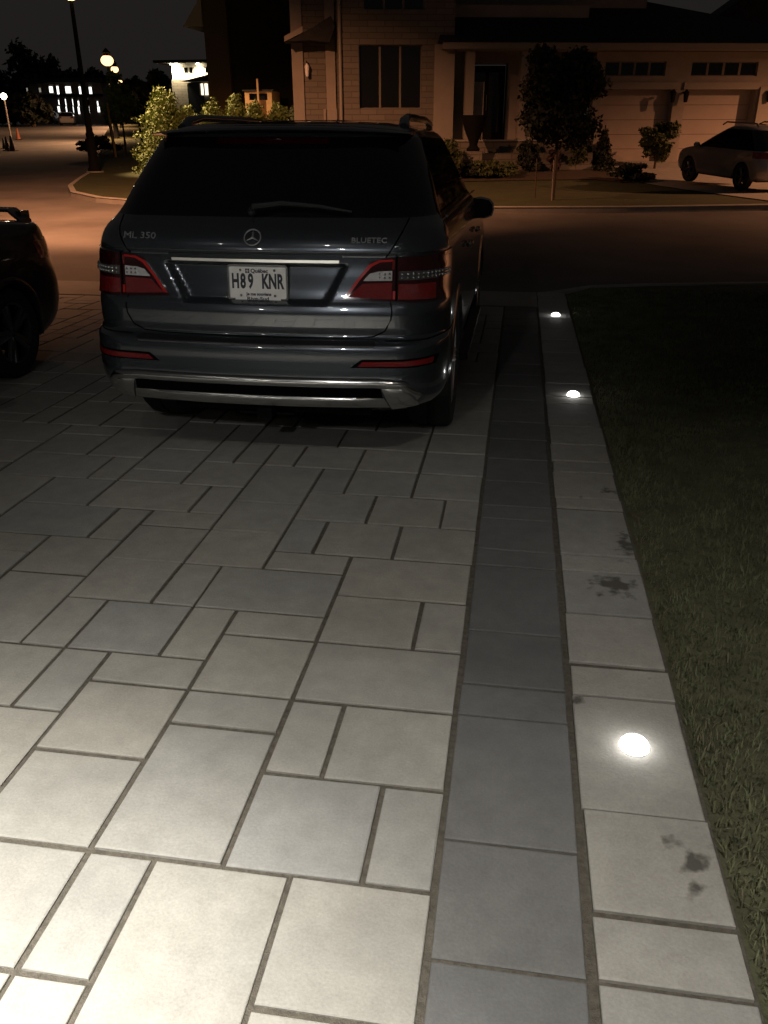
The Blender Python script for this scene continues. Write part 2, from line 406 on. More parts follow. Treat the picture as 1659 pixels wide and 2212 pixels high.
kerb_far = [(40, 30), (12, 22.95), (5.67, 21.4), (2.4, 20.45), (-0.75, 20.0), (-4, 19.95), (-7, 20.15), (-9.2, 20.6), (-11, 21.7), (-12.6, 23.4), (-14.07, 26.0), (-15.6, 29.6), (-19.2, 38.5), (-25, 51), (-33, 68), (-52, 110)]
def kerb(name, line, ztop, m, w=0.17, drop=0.16, side=1):
    P = [Vector((x, y)) for x, y in line]; V = []; F = []
    # refine
    Q = []
    for a, b in zip(P[:-1], P[1:]):
        k = max(1, int((b - a).length / 0.8)); Q += [a.lerp(b, t / k) for t in range(k)]
    Q.append(P[-1])
    for i, p in enumerate(Q):
        d = (Q[min(i + 1, len(Q) - 1)] - Q[max(i - 1, 0)]).normalized(); nrm = Vector((-d.y, d.x)) * side
        for (o, z) in ((0, -drop), (0.012, -0.015), (0.03, 0), (w, 0), (w, -drop)):
            q = p + nrm * o; V.append((q.x, q.y, ztop(p.x, p.y) + z))
    for i in range(len(Q) - 1):
        for k in range(4): F.append((i * 5 + k, i * 5 + k + 1, i * 5 + k + 6, i * 5 + k + 5))
    o = np_mesh(name, np.array(V), F, m)
    bm = bmesh.new(); bm.from_mesh(o.data); bmesh.ops.recalc_face_normals(bm, faces=bm.faces); bm.to_mesh(o.data); bm.free()
    return structure(o)
kerb_top = lambda x, y: -0.11 + 0.025 * min(max(0.0, y - 34), 76)
kerb('far_kerb', kerb_far, kerb_top, M['concrete'], side=-1)
sheet('far_lawn', kerb_far[1:] + [(-52, 118), (-30, 118), (-14, 60), (-14, 44), (16, 44), (16, 24)], lambda x, y: yard_z(x, y), M['lawn_far'], 1.0, -0.01)
def rp(x, y):
    t = (30.53 + (y - 30.8)) / (-.2334 * x + .9724 * y); return (x * t, y * t)
# neighbour's driveway, with a slightly different colour of concrete
sheet('neighbour_driveway', [(6.2, 21.62), (13.5, 23.6), rp(9.8, 31.3), rp(2.4, 31.3), rp(2.5, 30.2), (3.6, 28.9), (4.9, 25)], lambda x, y: yard_z(x, y), M['concrete'], 0.6, 0.012)
sheet('planting_bed', [rp(-6.6, 30.6), rp(-6.4, 28.6), rp(-2.3, 27.8), rp(0.6, 28.0), rp(2.2, 28.0), rp(3.0, 27.2), rp(3.6, 27.4), rp(2.5, 29.9), rp(2.3, 30.8)], lambda x, y: yard_z(x, y), M['mulch'], 0.5, 0.016)
# left side of the side street
lk = [(-70, 108), (-50.5, 76), (-46.5, 70), (-45.8, 66), (-48, 62), (-56, 58), (-90, 52)]
kerb('side_street_kerb', lk, kerb_top, M['concrete'], side=-1)
sheet('corner_lawn', lk + [(-110, 60), (-110, 112)], lambda x, y: kerb_top(x, y), M['lawn_far'], 3.0, -0.005)
sheet('side_pavement', [(-51.5, 77.5), (-49.5, 74.5), (-55, 73), (-57, 76)], lambda x, y: kerb_top(x, y), M['concrete'], 1.0, 0.02)

# lawn on the right of the driveway, with its kerb
lawn_poly = [(0.586, -1.5), (9, -1.5), (14, 4), (14, 14.3), (5.5, 12.05), (3.2, 11.25), (1.6, 10.85), (0.95, 10.62), (0.586, 10.15)]
lw = sheet('lawn', lawn_poly, lambda x, y: -0.020 + 0.010 * math.sin(x * 3.1) * math.sin(y * 2.3), M['soil'], 0.5); lw.rotation_euler = (TILT, 0, 0)
kn = kerb('near_kerb', [(14, 14.45), (5.5, 12.2), (3.2, 11.4), (1.6, 11.0), (0.9, 10.74), (0.40, 10.2), (0.26, 10.1)], lambda x, y: 0.0, M['concrete'], side=1, drop=0.14, w=0.14); kn.rotation_euler = (TILT, 0, 0)

def blades(name, n, xr, yr, h, m, pw=1.0, w=0.0018, dens=None):
    y = yr[0] + (yr[1] - yr[0]) * rng.random(n) ** pw
    x = xr[0] + (xr[1] - xr[0]) * rng.random(n) ** 1.15
    if dens is not None:
        k = dens(x, y) > rng.random(n); x = x[k]; y = y[k]; n = len(x)
    lim = np.interp(y, [10.0, 10.6, 10.9, 11.3, 12], [0.6, 0.95, 1.7, 3.3, 5.5]); k = x > lim; x = x[k]; y = y[k]; n = len(x)
    a = rng.random(n) * 2 * math.pi; hh = h * (0.5 + 0.8 * rng.random(n))
    lean = rng.normal(0, 0.55, n); ww = w * (0.7 + 0.7 * rng.random(n)) * (1 + 0.25 * np.maximum(y - 2, 0))
    ca, sa = np.cos(a), np.sin(a); z0 = np.full(n, -0.022)
    bx = -sa * ww; by = ca * ww
    mx_, my_ = x + ca * lean * hh * 0.35, y + sa * lean * hh * 0.35
    tx, ty = x + ca * lean * hh * 1.1, y + sa * lean * hh * 1.1
    V = np.stack([np.stack([x - bx, y - by, z0], 1), np.stack([x + bx, y + by, z0], 1),
                  np.stack([mx_ + bx * .8, my_ + by * .8, z0 + hh * .6], 1), np.stack([mx_ - bx * .8, my_ - by * .8, z0 + hh * .6], 1),
                  np.stack([tx, ty, z0 + hh], 1)], 1).reshape(-1, 3)
    i = np.arange(n) * 5
    F = [f for b in i.tolist() for f in ((b, b + 1, b + 2, b + 3), (b + 3, b + 2, b + 4))]
    o = np_mesh(name, V, F, m); o.rotation_euler = (TILT, 0, 0); o['kind'] = 'stuff'
    return o
g = blades('grass', 150000, (0.580, 4.2), (0.6, 10.6), 0.024, M['grass'], 1.5)
tag(g, 'short green lawn grass to the right of the pale border slabs', 'grass')
g2 = blades('dry_grass', 7000, (0.555, 1.4), (0.6, 7.0), 0.030, M['grass_dry'], 1.4, dens=lambda x, y: np.exp(-((x - 0.60) / 0.10) ** 2) + 0.10)
tag(g2, 'yellowed dry grass tufts along the edge of the border slabs', 'grass')

# ------------------------------------------------------------------ in-ground lights of the border
lamp_spots = [(0.423, 1.969, 'bright round light set into the border slab closest to the camera'),
              (0.445, 5.668, 'round ground light glowing in the border beside the rear wheel of the grey car'),
              (0.425, 8.608, 'small ground light at the street end of the border')]
def ground_light():
    t = thing('ground_light', lamp_spots[0][2], 'ground light', (0, 0, 0), 0, 'ground lights along the driveway border')
    MB().lathe([(0.036, -0.04), (0.0440, -0.04), (0.0440, 0.001), (0.0432, 0.002), (0.042, 0.002), (0.042, -0.02)], 32).build('housing', M['satin'], t, True)
    MB().lathe([(0.0418, -0.01), (0.0425, 0.004), (0.0405, 0.012), (0.034, 0.021), (0.023, 0.0275), (0.010, 0.0305), (0.0002, 0.031)], 32).build('lens', M['led_white'], t, True)
    return t
gl = ground_light()
for i, (x, y, lab) in enumerate(lamp_spots):
    o = gl if i == 0 else copy_tree(gl)
    o.matrix_world = RT @ Matrix.Translation((x, y, 0.004)); o['label'] = lab
    ld = bpy.data.lights.new('ground_light_halo', 'POINT'); ld.energy = 0.30 if i == 0 else 0.06; ld.color = (1, .98, .94); ld.shadow_soft_size = .03  # point light added above each lens for the halo on the slabs
    lo = bpy.data.objects.new('ground_light_halo', ld); COL.objects.link(lo); lo.location = RT @ Vector((x, y, 0.055))

# ------------------------------------------------------------------ cars
def pchip(xk, yk, x):
    xk = np.array(xk, float); yk = np.array(yk, float); h = np.diff(xk); d = np.diff(yk) / h
    m = np.zeros(len(xk)); m[0], m[-1] = d[0], d[-1]
    for i in range(1, len(xk) - 1):
        if d[i - 1] * d[i] > 0:
            w1 = 2 * h[i] + h[i - 1]; w2 = h[i] + 2 * h[i - 1]; m[i] = (w1 + w2) / (w1 / d[i - 1] + w2 / d[i])
    k = np.clip(np.searchsorted(xk, x) - 1, 0, len(h) - 1); t = np.clip((x - xk[k]) / h[k], 0, 1); hh = h[k]
    return ((1 + 2 * t) * (1 - t) ** 2) * yk[k] + t * (1 - t) ** 2 * hh * m[k] + t * t * (3 - 2 * t) * yk[k + 1] + t * t * (t - 1) * hh * m[k + 1]

def smooth(a, b, x):
    t = np.clip((x - a) / (b - a), 0, 1); return t * t * (3 - 2 * t)

class Shape:
    """car body as plan outlines stacked in height; x right, y forward from the rear bumper, z up"""
    def __init__(s, z, yr, yf, w, rr=0.22, ry=0.32, crown=0.07, rf=0.45, deform=None, n=(40, 14, 90, 14, 12), dz=0.012):
        s.zk, s.yrk, s.yfk, s.wk = z, yr, yf, w; s.rr, s.ry, s.crown, s.rf = rr, ry, crown, rf
        s.deform = deform; s.n = n; s.dz = dz; s.cache = {}
    def half(s, z):
        key = (round(float(z), 6), s.deform is None)
        if key not in s.cache: s.cache[key] = s._half(float(z))
        return s.cache[key]
    def _half(s, z):
        yr = float(pchip(s.zk, s.yrk, np.array([z]))[0]); yf = float(pchip(s.zk, s.yfk, np.array([z]))[0]); w = float(pchip(s.zk, s.wk, np.array([z]))[0])
        n1, n2, n3, n4, n5 = s.n; rr = min(s.rr, w * 0.6); x1 = np.linspace(0, w - rr, n1, endpoint=False)
        y1 = yr + s.crown * (x1 / max(w, .3)) ** 2
        yc = yr + s.crown * ((w - rr) / max(w, .3)) ** 2; th = np.linspace(0, math.pi / 2, n2, endpoint=False)
        sl = 2 * s.crown * (w - rr) / max(w, .3) ** 2
        x2 = w - rr + rr * np.sin(th); y2 = yc + s.ry * (1 - np.cos(th)) + sl * rr * np.sin(th) * (np.cos(th))
        rfx = min(s.rf, w * 0.7); rfy = rfx * 0.9; L0, L1 = yc + s.ry, yf - rfy
        if L1 < L0 + 0.1: L1 = L0 + 0.1
        y3 = np.linspace(L0, L1, n3, endpoint=False); t = (y3 - L0) / (L1 - L0)
        x3 = np.full(n3, w) + 0.0 * t
        x4 = w - rfx * (1 - np.cos(th[:: max(1, n2 // n4)]))[:n4]; y4 = L1 + rfy * np.sin(th[:: max(1, n2 // n4)])[:n4]
        x5 = np.linspace(w - rfx, 0, n5); y5 = L1 + rfy + 0.05 * (1 - (x5 / max(w - rfx, .05)) ** 2)
        X = np.concatenate([x1, x2, x3, x4, x5]); Y = np.concatenate([y1, y2, y3, y4, y5])
        if s.deform is not None:
            Y = s.deform(X, Y, z, n1 + n2)
        return X, Y
    def point(s, sv, z, off=0.0, nodef=False):
        d = s.deform
        if nodef: s.deform = None
        def raw(a, zz):
            X, Y = s.half(zz); L = np.concatenate([[0], np.cumsum(np.hypot(np.diff(X), np.diff(Y)))])
            return np.array([np.interp(a, L, X), np.interp(a, L, Y), zz])
        a = abs(sv); p = raw(a, z)
        if off:
            e = 0.012
            ds = raw(a + e, z) - (raw(max(a - e, 0), z)); dzv = raw(a, z + e) - raw(a, z - e)
            n = np.cross(ds, dzv); n /= np.linalg.norm(n) + 1e-9; p = p + n * off
        if nodef: s.deform = d
        return Vector((p[0] if sv >= 0 else -p[0], p[1], p[2]))
    def loft(s, z0, z1, keys=()):
        zs = sorted(set([round(v, 4) for v in np.arange(z0, z1, s.dz)] + [z1] + [k for k in keys]))
        rows = [s.half(z) for z in zs]; N = len(rows[0][0])
        V = np.zeros((len(zs), 2 * N - 2, 3))
        for k, (X, Y) in enumerate(rows):
            V[k, :N, 0] = X; V[k, :N, 1] = Y; V[k, N:, 0] = -X[1:-1][::-1]; V[k, N:, 1] = Y[1:-1][::-1]; V[k, :, 2] = zs[k]
        return V, N

def loft_parts(shape, z0, z1, cls, mats, parent, keys=()):
    """split the lofted skin into one mesh per part; normals come from the whole skin so joins stay smooth"""
    V, N = shape.loft(z0, z1, keys); K, Rr, _ = V.shape; n1, n2, n3, n4, n5 = shape.n
    du = np.roll(V, -1, 1) - np.roll(V, 1, 1); dv = np.gradient(V, axis=0)
    Nm = np.cross(du, dv); Nm /= np.linalg.norm(Nm, axis=2, keepdims=True) + 1e-9
    ids = {}
    reg = np.empty(Rr, object)
    for j in range(Rr):
        h = j if j < N - 1 else 2 * N - 3 - j           # face j runs from j to j+1
        reg[j] = 'rear' if h < n1 else 'rcorner' if h < n1 + n2 else 'side' if h < n1 + n2 + n3 else 'fcorner' if h < n1 + n2 + n3 + n4 else 'front'
    for k in range(K - 1):
        for j in range(Rr):
            j2 = (j + 1) % Rr; c = (V[k, j] + V[k + 1, j2]) / 2
            nm = cls(reg[j], c[0], c[1], c[2])
            if nm: ids.setdefault(nm, []).append((k * Rr + j, k * Rr + j2, (k + 1) * Rr + j2, (k + 1) * Rr + j))
    P = V.reshape(-1, 3); Q = Nm.reshape(-1, 3); out = {}
    for nm, fs in ids.items():
        fs = np.array(fs); u, inv = np.unique(fs, return_inverse=True); inv = inv.reshape(fs.shape)
        out[nm] = np_mesh(nm.split('|')[0], P[u], inv, M[mats[nm]], parent, True, Q[u].tolist())
    return out

def patch(shape, name, bot, top, m, parent, off=0.004, nu=24, nv=6, thick=0.006, nodef=False, bulge=0.0, off2=None):
    """a panel that follows the skin between two outlines given as (run along the skin, height)"""
    def res(p, n):
        p = np.array(p, float); L = np.concatenate([[0], np.cumsum(np.hypot(np.diff(p[:, 0]), np.diff(p[:, 1])))]); t = np.linspace(0, L[-1], n)
        return np.stack([np.interp(t, L, p[:, 0]), np.interp(t, L, p[:, 1])], 1)
    B, T = res(bot, nu), res(top, nu); V = []; F = []
    for lay in (off, off - thick):
        for i in range(nv):
            f = i / (nv - 1)
            for k in range(nu):
                q = B[k] * (1 - f) + T[k] * f; V.append(shape.point(q[0], q[1], (lay + ((off2 - off) * f if off2 is not None and lay == off else 0) + (bulge * (4 * f * (1 - f)) ** .6 * (1 - abs(2 * k / (nu - 1) - 1) ** 8) if lay == off else 0)) or 1e-5, nodef))
    n = nu * nv
    for i in range(nv - 1):
        for k in range(nu - 1):
            a = i * nu + k; F += [(a, a + 1, a + nu + 1, a + nu), (n + a, n + a + nu, n + a + nu + 1, n + a + 1)]
    edge = [k for k in range(nu)] + [i * nu + nu - 1 for i in range(1, nv)] + [(nv - 1) * nu + k for k in range(nu - 2, -1, -1)] + [i * nu for i in range(nv - 2, 0, -1)]
    for a, b in zip(edge, edge[1:] + edge[:1]): F.append((a, n + a, n + b, b))
    mb = MB(); mb.V = [tuple(v) for v in V]; mb.F = F
    return mb.build(name, m, parent, True, R(50))

def line_on(shape, pts, r, off=0.001, seg=0.03):
    """thin strip following the skin along a polyline of (run, height)"""
    out = []
    for a, b in zip(pts[:-1], pts[1:]):
        k = max(1, int(math.hypot(b[0] - a[0], b[1] - a[1]) / seg))
        out += [(a[0] + (b[0] - a[0]) * t / k, a[1] + (b[1] - a[1]) * t / k) for t in range(k)]
    out.append(pts[-1])
    return MB().tube([shape.point(u, z, off) for u, z in out], r, 6)

def wheel(parent, x, y, Rw, wid, rimm, nsp=5, side=1):
    """tyre with shoulders and a spoked rim whose face looks to the side it is on"""
    t = bpy.data.objects.new('wheel', None); COL.objects.link(t); t.parent = parent; t.location = (x, y, Rw)
    h = wid / 2; ri = Rw * 0.68
    prof = [(ri, -h * .82), (Rw * .80, -h), (Rw * .93, -h * .96), (Rw * .985, -h * .78), (Rw, -h * .5), (Rw, -h * .08), (Rw * .975, -h * .05), (Rw * .975, h * .05), (Rw, h * .08), (Rw, h * .5), (Rw * .985, h * .78), (Rw * .93, h * .96), (Rw * .80, h), (ri, h * .82)]
    MB().lathe(prof, 40, 'x').build('tyre', M['rubber'], t, True)
    mb = MB(); mb.lathe([(ri * 1.0, h * .86 * side), (ri * .93, h * .80 * side), (ri * .92, -h * .8 * side), (ri * .90, -h * .8 * side)], 40, 'x')
    mb.lathe([(0.0005, h * .70 * side), (ri * .16, h * .70 * side), (ri * .22, h * .55 * side), (ri * .22, h * .1 * side)], 24, 'x')
    for k in range(nsp):
        for d in (-0.13, 0.13):
            a = 2 * math.pi * k / nsp
            p0 = (h * .58 * side, ri * .14 * math.cos(a), ri * .14 * math.sin(a)); p1 = (h * .74 * side, ri * .96 * math.cos(a + d), ri * .96 * math.sin(a + d))
            mb.tube([p0, p1], [0.028, 0.022], 6)
    mb.build('rim', rimm, t, True)
    MB().lathe([(0.0005, h * .28 * side), (ri * .6, h * .28 * side)], 28, 'x').build('brake_disc', M['iron'], t)
    return t

def arch(shape, parent, side, ya, zw, Ra, m, wlip=0.05, off=0.006):
    """wheel-arch lip and the dark liner behind it"""
    def sx(z):
        X, Y = shape.half(z); return X.max()
    V = []; F = []; n = 30
    a0, a1 = R(-12), R(192)
    for i in range(n + 1):
        a = a0 + (a1 - a0) * i / n
        for (r, o) in ((Ra - 0.02, -0.02), (Ra - 0.012, off), (Ra + wlip * .5, off + .004), (Ra + wlip, 0.0)):
            z = zw + r * math.sin(a); y = ya + r * math.cos(a); V.append((side * (sx(max(z, shape.zk[0])) + o), y, z))
    for i in range(n):
        for k in range(3): F.append((i * 4 + k, i * 4 + k + 1, i * 4 + k + 5, i * 4 + k + 4))
    mb = MB(); mb.V = V; mb.F = F; mb.build('wheel_arch', m, parent, True)
    mb = MB(); V = []; F = []
    for i in range(n + 1):
        a = a0 + (a1 - a0) * i / n
        for x in (sx(0.6) - 0.012, 0.40): V.append((side * x, ya + (Ra - 0.004) * math.cos(a), zw + (Ra - 0.004) * math.sin(a)))
    for i in range(n): F.append((2 * i, 2 * i + 1, 2 * i + 3, 2 * i + 2))
    F.append(tuple(2 * i + 1 for i in range(n + 1)))
    mb.V = V; mb.F = F; mb.build('wheel_well', M['black'], parent)

def text(body, size, parent, m, mw, name='lettering', depth=0.001, bold=0.0, sx=1.0):
    cu = bpy.data.curves.new(name, 'FONT'); cu.body = body; cu.size = size; cu.extrude = depth; cu.offset = bold
    cu.align_x = 'CENTER'; cu.align_y = 'CENTER'; cu.resolution_u = 3
    o = bpy.data.objects.new(name, cu); COL.objects.link(o)
    dg = bpy.context.evaluated_depsgraph_get(); me = bpy.data.meshes.new_from_object(o.evaluated_get(dg))
    bpy.data.objects.remove(o); me.materials.clear(); me.materials.append(m)
    me.transform(mw @ Matrix.Diagonal((sx, 1, 1, 1)))
    return me
def texts(name, items, parent, m):
    bm = bmesh.new()
    for kw in items: bm.from_mesh(text(parent=None, m=m, **kw))
    me = bpy.data.meshes.new(name); bm.to_mesh(me); bm.free(); me.materials.append(m)
    return link(name, me, parent)

# ---- the grey SUV
def recess(X, Y, z, nr):
    if z < 0.84 or z > 1.075: return Y
    half = 0.50 - (1.06 - z) * 0.55                        # narrower at the bottom
    d = 0.040 * smooth(0.862, 0.885, np.array(z)) * (1 - smooth(1.045, 1.06, np.array(z)))
    return Y + np.where(np.arange(len(X)) < nr, d * (1 - smooth(half - 0.055, half - 0.02, X)), 0)
SUV = Shape(
    z =[.30, .34, .38, .42, .46, .52, .56, .60, .66, .685, .695, .705, .715, .76, .82, .86, .885, .93, 1.0, 1.06, 1.10, 1.115, 1.13, 1.17, 1.21, 1.245, 1.275, 1.40, 1.55, 1.63, 1.66, 1.69, 1.705, 1.72],
    yr=[.14, .08, .045, .02, .005, .0, .004, .008, .012, .022, .045, .075, .085, .078, .078, .086, .100, .112, .122, .130, .132, .124, .126, .142, .172, .218, .255, .37, .515, .60, .645, .72, .85, 1.25],
    yf=[4.55, 4.66, 4.72, 4.75, 4.78, 4.80, 4.80, 4.80, 4.79, 4.785, 4.785, 4.78, 4.78, 4.76, 4.72, 4.69, 4.66, 4.58, 4.42, 4.15, 3.80, 3.72, 3.66, 3.56, 3.48, 3.41, 3.35, 3.12, 2.86, 2.72, 2.66, 2.56, 2.45, 2.1],
    w =[.87, .91, .935, .948, .955, .960, .962, .963, .963, .963, .963, .963, .963, .963, .962, .961, .960, .958, .953, .948, .944, .941, .938, .928, .910, .885, .868, .822, .760, .722, .695, .62, .52, .25],
    rr=.24, ry=.36, crown=.085, deform=recess, n=(46, 16, 110, 12, 12), dz=.011)
XC, YB = -1.285, 3.93
suv = thing('parked_suv', 'dark grey metallic SUV parked on the paved driveway, rear end and number plate towards us', 'car', (XC, YB, 0), 0, tilt=True)
AX, RW, RA = 1.005, 0.378, 0.425
def suv_cls(reg, x, y, z):
    ax = abs(x)
    for ya in (AX, AX + 2.915):
        if ax > .5 and reg in ('side', 'fcorner', 'rcorner') and (y - ya) ** 2 + (z - RW) ** 2 < RA ** 2: return None
    if reg in ('rear', 'rcorner') and z < .69: return 'bumper'
    if 1.262 < z < 1.632:
        if reg in ('rear', 'rcorner'): return 'rear_window'
        if reg == 'side': return 'side_window' if x > 0 else 'side_window|l'
        if reg in ('front', 'fcorner'): return 'windscreen'
    if reg == 'rear' and ax < .66 and .69 <= z < 1.262: return 'tailgate'
    return 'body'
suv_m = {'bumper': 'paint', 'rear_window': 'glass_dark', 'side_window': 'glass_dark', 'side_window|l': 'glass_dark', 'windscreen': 'glass_dark', 'tailgate': 'paint', 'body': 'paint'}
loft_parts(SUV, .352, 1.72, suv_cls, suv_m, suv, keys=[z for z in SUV.zk if z > .352])
MB().box(-.245, .245, 1.25, 2.1, 1.716, 1.7225).build('sunroof', M['glass_dark'], suv)
mb = MB(); mb.box(-.66, .66, .34, 4.3, .27, .35); mb.box(-.44, .44, .5, 4.2, .19, .25); mb.build('underbody', M['black'], suv)
# tow hitch and exhaust tips under the bumper
hb = MB(); hb.box(-.04, .04, .16, .5, .245, .315); hb.box(-.15, -.055, .20, .24, .262, .274); hb.box(.055, .15, .20, .24, .262, .274); hb.box(-.55, .55, .30, .36, .25, .31)
hb.build('tow_hitch', M['iron'], suv)
for s in (-1, 1):
    arch(SUV, suv, s, AX, RW, RA, M['paint']); arch(SUV, suv, s, AX + 2.915, RW, RA, M['paint'])
    for ya in (AX, AX + 2.915): wheel(suv, s * (.957 - .1325), ya, RW, .265, M['rim'], 5, s)
# tail lights: lens with its bands
def tail_light(s):
    P = lambda *a: [(s * u, z) for u, z in a]
    # dark rim, inner (tailgate) and outer lens, bands
    lens = patch(SUV, 'tail_light', P((.445, .893), (.62, .886), (1.22, .872)), P((.585, 1.072), (.66, 1.090), (1.18, 1.108)), M['red_dark'], suv, .010, 60, 10, .02, True)
    patch(SUV, 'lower_lens', P((.475, .905), (.60, .899), (.690, .895)), P((.545, .968), (.60, .972), (.690, .975)), M['red'], lens, .0125, 16, 5, .006, True)
    patch(SUV, 'lower_lens', P((.722, .895), (.93, .889)), P((.722, .968), (.93, .966)), M['red'], lens, .0125, 20, 5, .006, True)
    patch(SUV, 'upper_lens', P((.612, 1.032), (.690, 1.034)), P((.625, 1.068), (.690, 1.076)), M['red_dark'], lens, .0125, 10, 4, .006, True)
    patch(SUV, 'upper_lens', P((.722, 1.034), (1.10, 1.03)), P((.722, 1.078), (1.10, 1.084)), M['red_dark'], lens, .0125, 24, 4, .006, True)
    patch(SUV, 'edge_highlight', P((.455, .903), (.515, .985), (.575, 1.058), (.625, 1.080), (.690, 1.084)), P((.475, .906), (.530, .983), (.590, 1.050), (.630, 1.070), (.690, 1.074)), M['red_highlight'], lens, .014, 30, 3, .006, True)  # edge strips: lens highlights painted in brighter red
    patch(SUV, 'edge_highlight', P((.695, .896), (.695, .935)), P((.707, .896), (.707, .935)), M['red_highlight'], lens, .014, 4, 3, .006, True)
    patch(SUV, 'edge_highlight', P((.690, 1.036), (.690, 1.082)), P((.700, 1.036), (.700, 1.082)), M['red'], lens, .014, 4, 3, .006, True)
    patch(SUV, 'clear_lens', P((.548, .982), (.690, .984)), P((.580, 1.016), (.620, 1.026), (.690, 1.030)), M['clear'], lens, .013, 16, 4, .006, True)
    patch(SUV, 'clear_lens', P((.722, .986), (1.08, .986)), P((.722, 1.028), (1.08, 1.024)), M['clear_dark'], lens, .013, 26, 4, .006, True)
    patch(SUV, 'lens_gap', P((.7055, .888), (.7055, 1.098)), P((.7145, .888), (.7145, 1.098)), M['gap'], lens, .0125, 8, 3, .008, True)
    mb = MB()
    for i in range(13):
        for z in (.998, 1.016):
            p = SUV.point(s * (.738 + i * .027), z, .014, True); mb.sphere(p, .0078, 8, 5)
    for i in range(3):
        for z in (.996, 1.014): mb.sphere(SUV.point(s * (.630 + i * .024), z, .014, True), .0062, 8, 5)
    mb.build('reflector_beads', M['chrome'], lens, True)
for s in (-1, 1): tail_light(s)
# lower reflectors
for s in (-1, 1):
    P = lambda *a: [(s * u, z) for u, z in a]
    patch(SUV, 'reflector_recess', P((.50, .577), (.97, .577)), P((.555, .618), (1.0, .622)), M['gap'], suv, .0015, 20, 3, .004)
    patch(SUV, 'reflector', P((.535, .583), (.94, .586)), P((.560, .607), (.95, .613)), M['red'], suv, .005, 20, 3, .006)
# gaps of the tailgate and the bumper
gp = MB()
for s in (-1, 1):
    for pts in ([(s * .700, .884), (s * .690, .80), (s * .66, .745), (s * .60, .716), (s * .50, .709), (0, .707)], [(s * .66, 1.094), (s * .70, 1.15), (s * .765, 1.262)], [(s * .665, .70), (s * .90, .70), (s * 1.30, .72)]):
        l = line_on(SUV, pts, .0038, .0); gp.add(l.V, l.F)
gp.build('panel_gap', M['gap'], suv)
# chrome strip above the plate, handle recess above it
patch(SUV, 'handle_strip', [(-.44, 1.080), (.44, 1.080)], [(-.446, 1.100), (.446, 1.100)], M['paint'], suv, .004, 30, 4, .010, True)
patch(SUV, 'chrome_strip', [(-.428, 1.0635), (.428, 1.0635)], [(-.430, 1.0770), (.430, 1.0770)], M['chrome'], suv, .004, 30, 3, .008, True, off2=.0066)
# loading edge of the bumper: thin bright line and the black step above it
l = line_on(SUV, [(-.615, .677), (.615, .677)], .0045, .002); l.build('loading_edge', M['chrome'], suv, True)
patch(SUV, 'loading_edge', [(-.63, .683), (.63, .683)], [(-.61, .699), (.61, .699)], M['black'], suv, .002, 40, 3, .006)
# chrome underguard: upper bar, ends, black grille, lower bar
patch(SUV, 'underguard', [(-.84, .395), (-.75, .468), (-.62, .474), (.62, .474), (.75, .468), (.84, .395)], [(-.875, .425), (-.775, .512), (-.64, .526), (.64, .526), (.775, .512), (.875, .425)], M['satin'], suv, .004, 90, 9, .02, bulge=.020)
for q in (-1, 1):
    patch(SUV, 'underguard', [(q * .70, .352), (q * .855, .360)], [(q * .655, .475), (q * .80, .490)], M['satin'], suv, .007, 16, 8, .02, bulge=.008)
patch(SUV, 'bumper_grille', [(-.66, .418), (.66, .418)], [(-.65, .476), (.65, .476)], M['gap'], suv, .002, 40, 3, .004)
patch(SUV, 'underguard', [(-.69, .362), (-.3, .358), (.3, .358), (.69, .362)], [(-.665, .420), (-.3, .420), (.3, .420), (.665, .420)], M['satin'], suv, .004, 60, 9, .02, bulge=.014)
# number plate with its frame
pz, pyy = .962, SUV.point(0, .962).y
PM = Matrix.Translation((.012, pyy - .012, pz)) @ Matrix.Rotation(R(-4), 4, 'X') @ Matrix.Rotation(R(90), 4, 'X')   # local x right, y up, z out
fr = bpy.data.objects.new('license_plate', None); COL.objects.link(fr); fr.parent = suv
def rrect(hx, hy, r, n=6):
    out = []
    for cx, cy, a in ((hx - r, hy - r, 0), (-hx + r, hy - r, 90), (-hx + r, -hy + r, 180), (hx - r, -hy + r, 270)):
        for k in range(n + 1): out.append((cx + r * math.cos(R(a + 90 * k / n)), cy + r * math.sin(R(a + 90 * k / n))))
    return out
mb = MB(); o_, i_ = rrect(.158, .089, .018), rrect(.1445, .0755, .007); n = len(o_)
V = [(x, y, z) for (ring, z) in ((o_, -.004), (o_, .004), ([(a * .985, b * .985) for a, b in o_], .0065), ([(a * 1.015, b * 1.015) for a, b in i_], .0065), (i_, .002)) for x, y in ring]
mb.add([PM @ Vector(v) for v in V], [(k * n + i, k * n + (i + 1) % n, (k + 1) * n + (i + 1) % n, (k + 1) * n + i) for k in range(4) for i in range(n)])
mb.build('plate_frame', M['satin'], fr, True)
mb = MB(); mb.prism(rrect(.152, .083, .008), 'z', -.003, .0025); mb.V = [tuple(PM @ Vector(v)) for v in mb.V]; mb.build('plate', M['plate'], fr)
tl = lambda x, y, z=.0034: PM @ Matrix.Translation((x, y, z))
chars = [('H', -.115), ('8', -.0755), ('9', -.036), ('K', .0385), ('N', .0775), ('R', .1165)]
texts('lettering', [dict(body=c, size=.098, mw=tl(x, .004), bold=.0034, sx=.56) for c, x in chars], fr, M['ink'])
texts('lettering', [dict(body='Qu\u00e9bec', size=.0265, mw=tl(.010, .0565), bold=.0008, sx=1.05)], fr, M['ink_soft'])
texts('lettering', [dict(body='Je me souviens', size=.0215, mw=tl(.004, -.0555), bold=.0008, sx=1.0)], fr, M['ink_soft'])
texts('lettering', [dict(body='Rive-Sud', size=.0225, mw=tl(.0, -.0775, .0072), bold=.0006, sx=1.45)], fr, M['ink'])
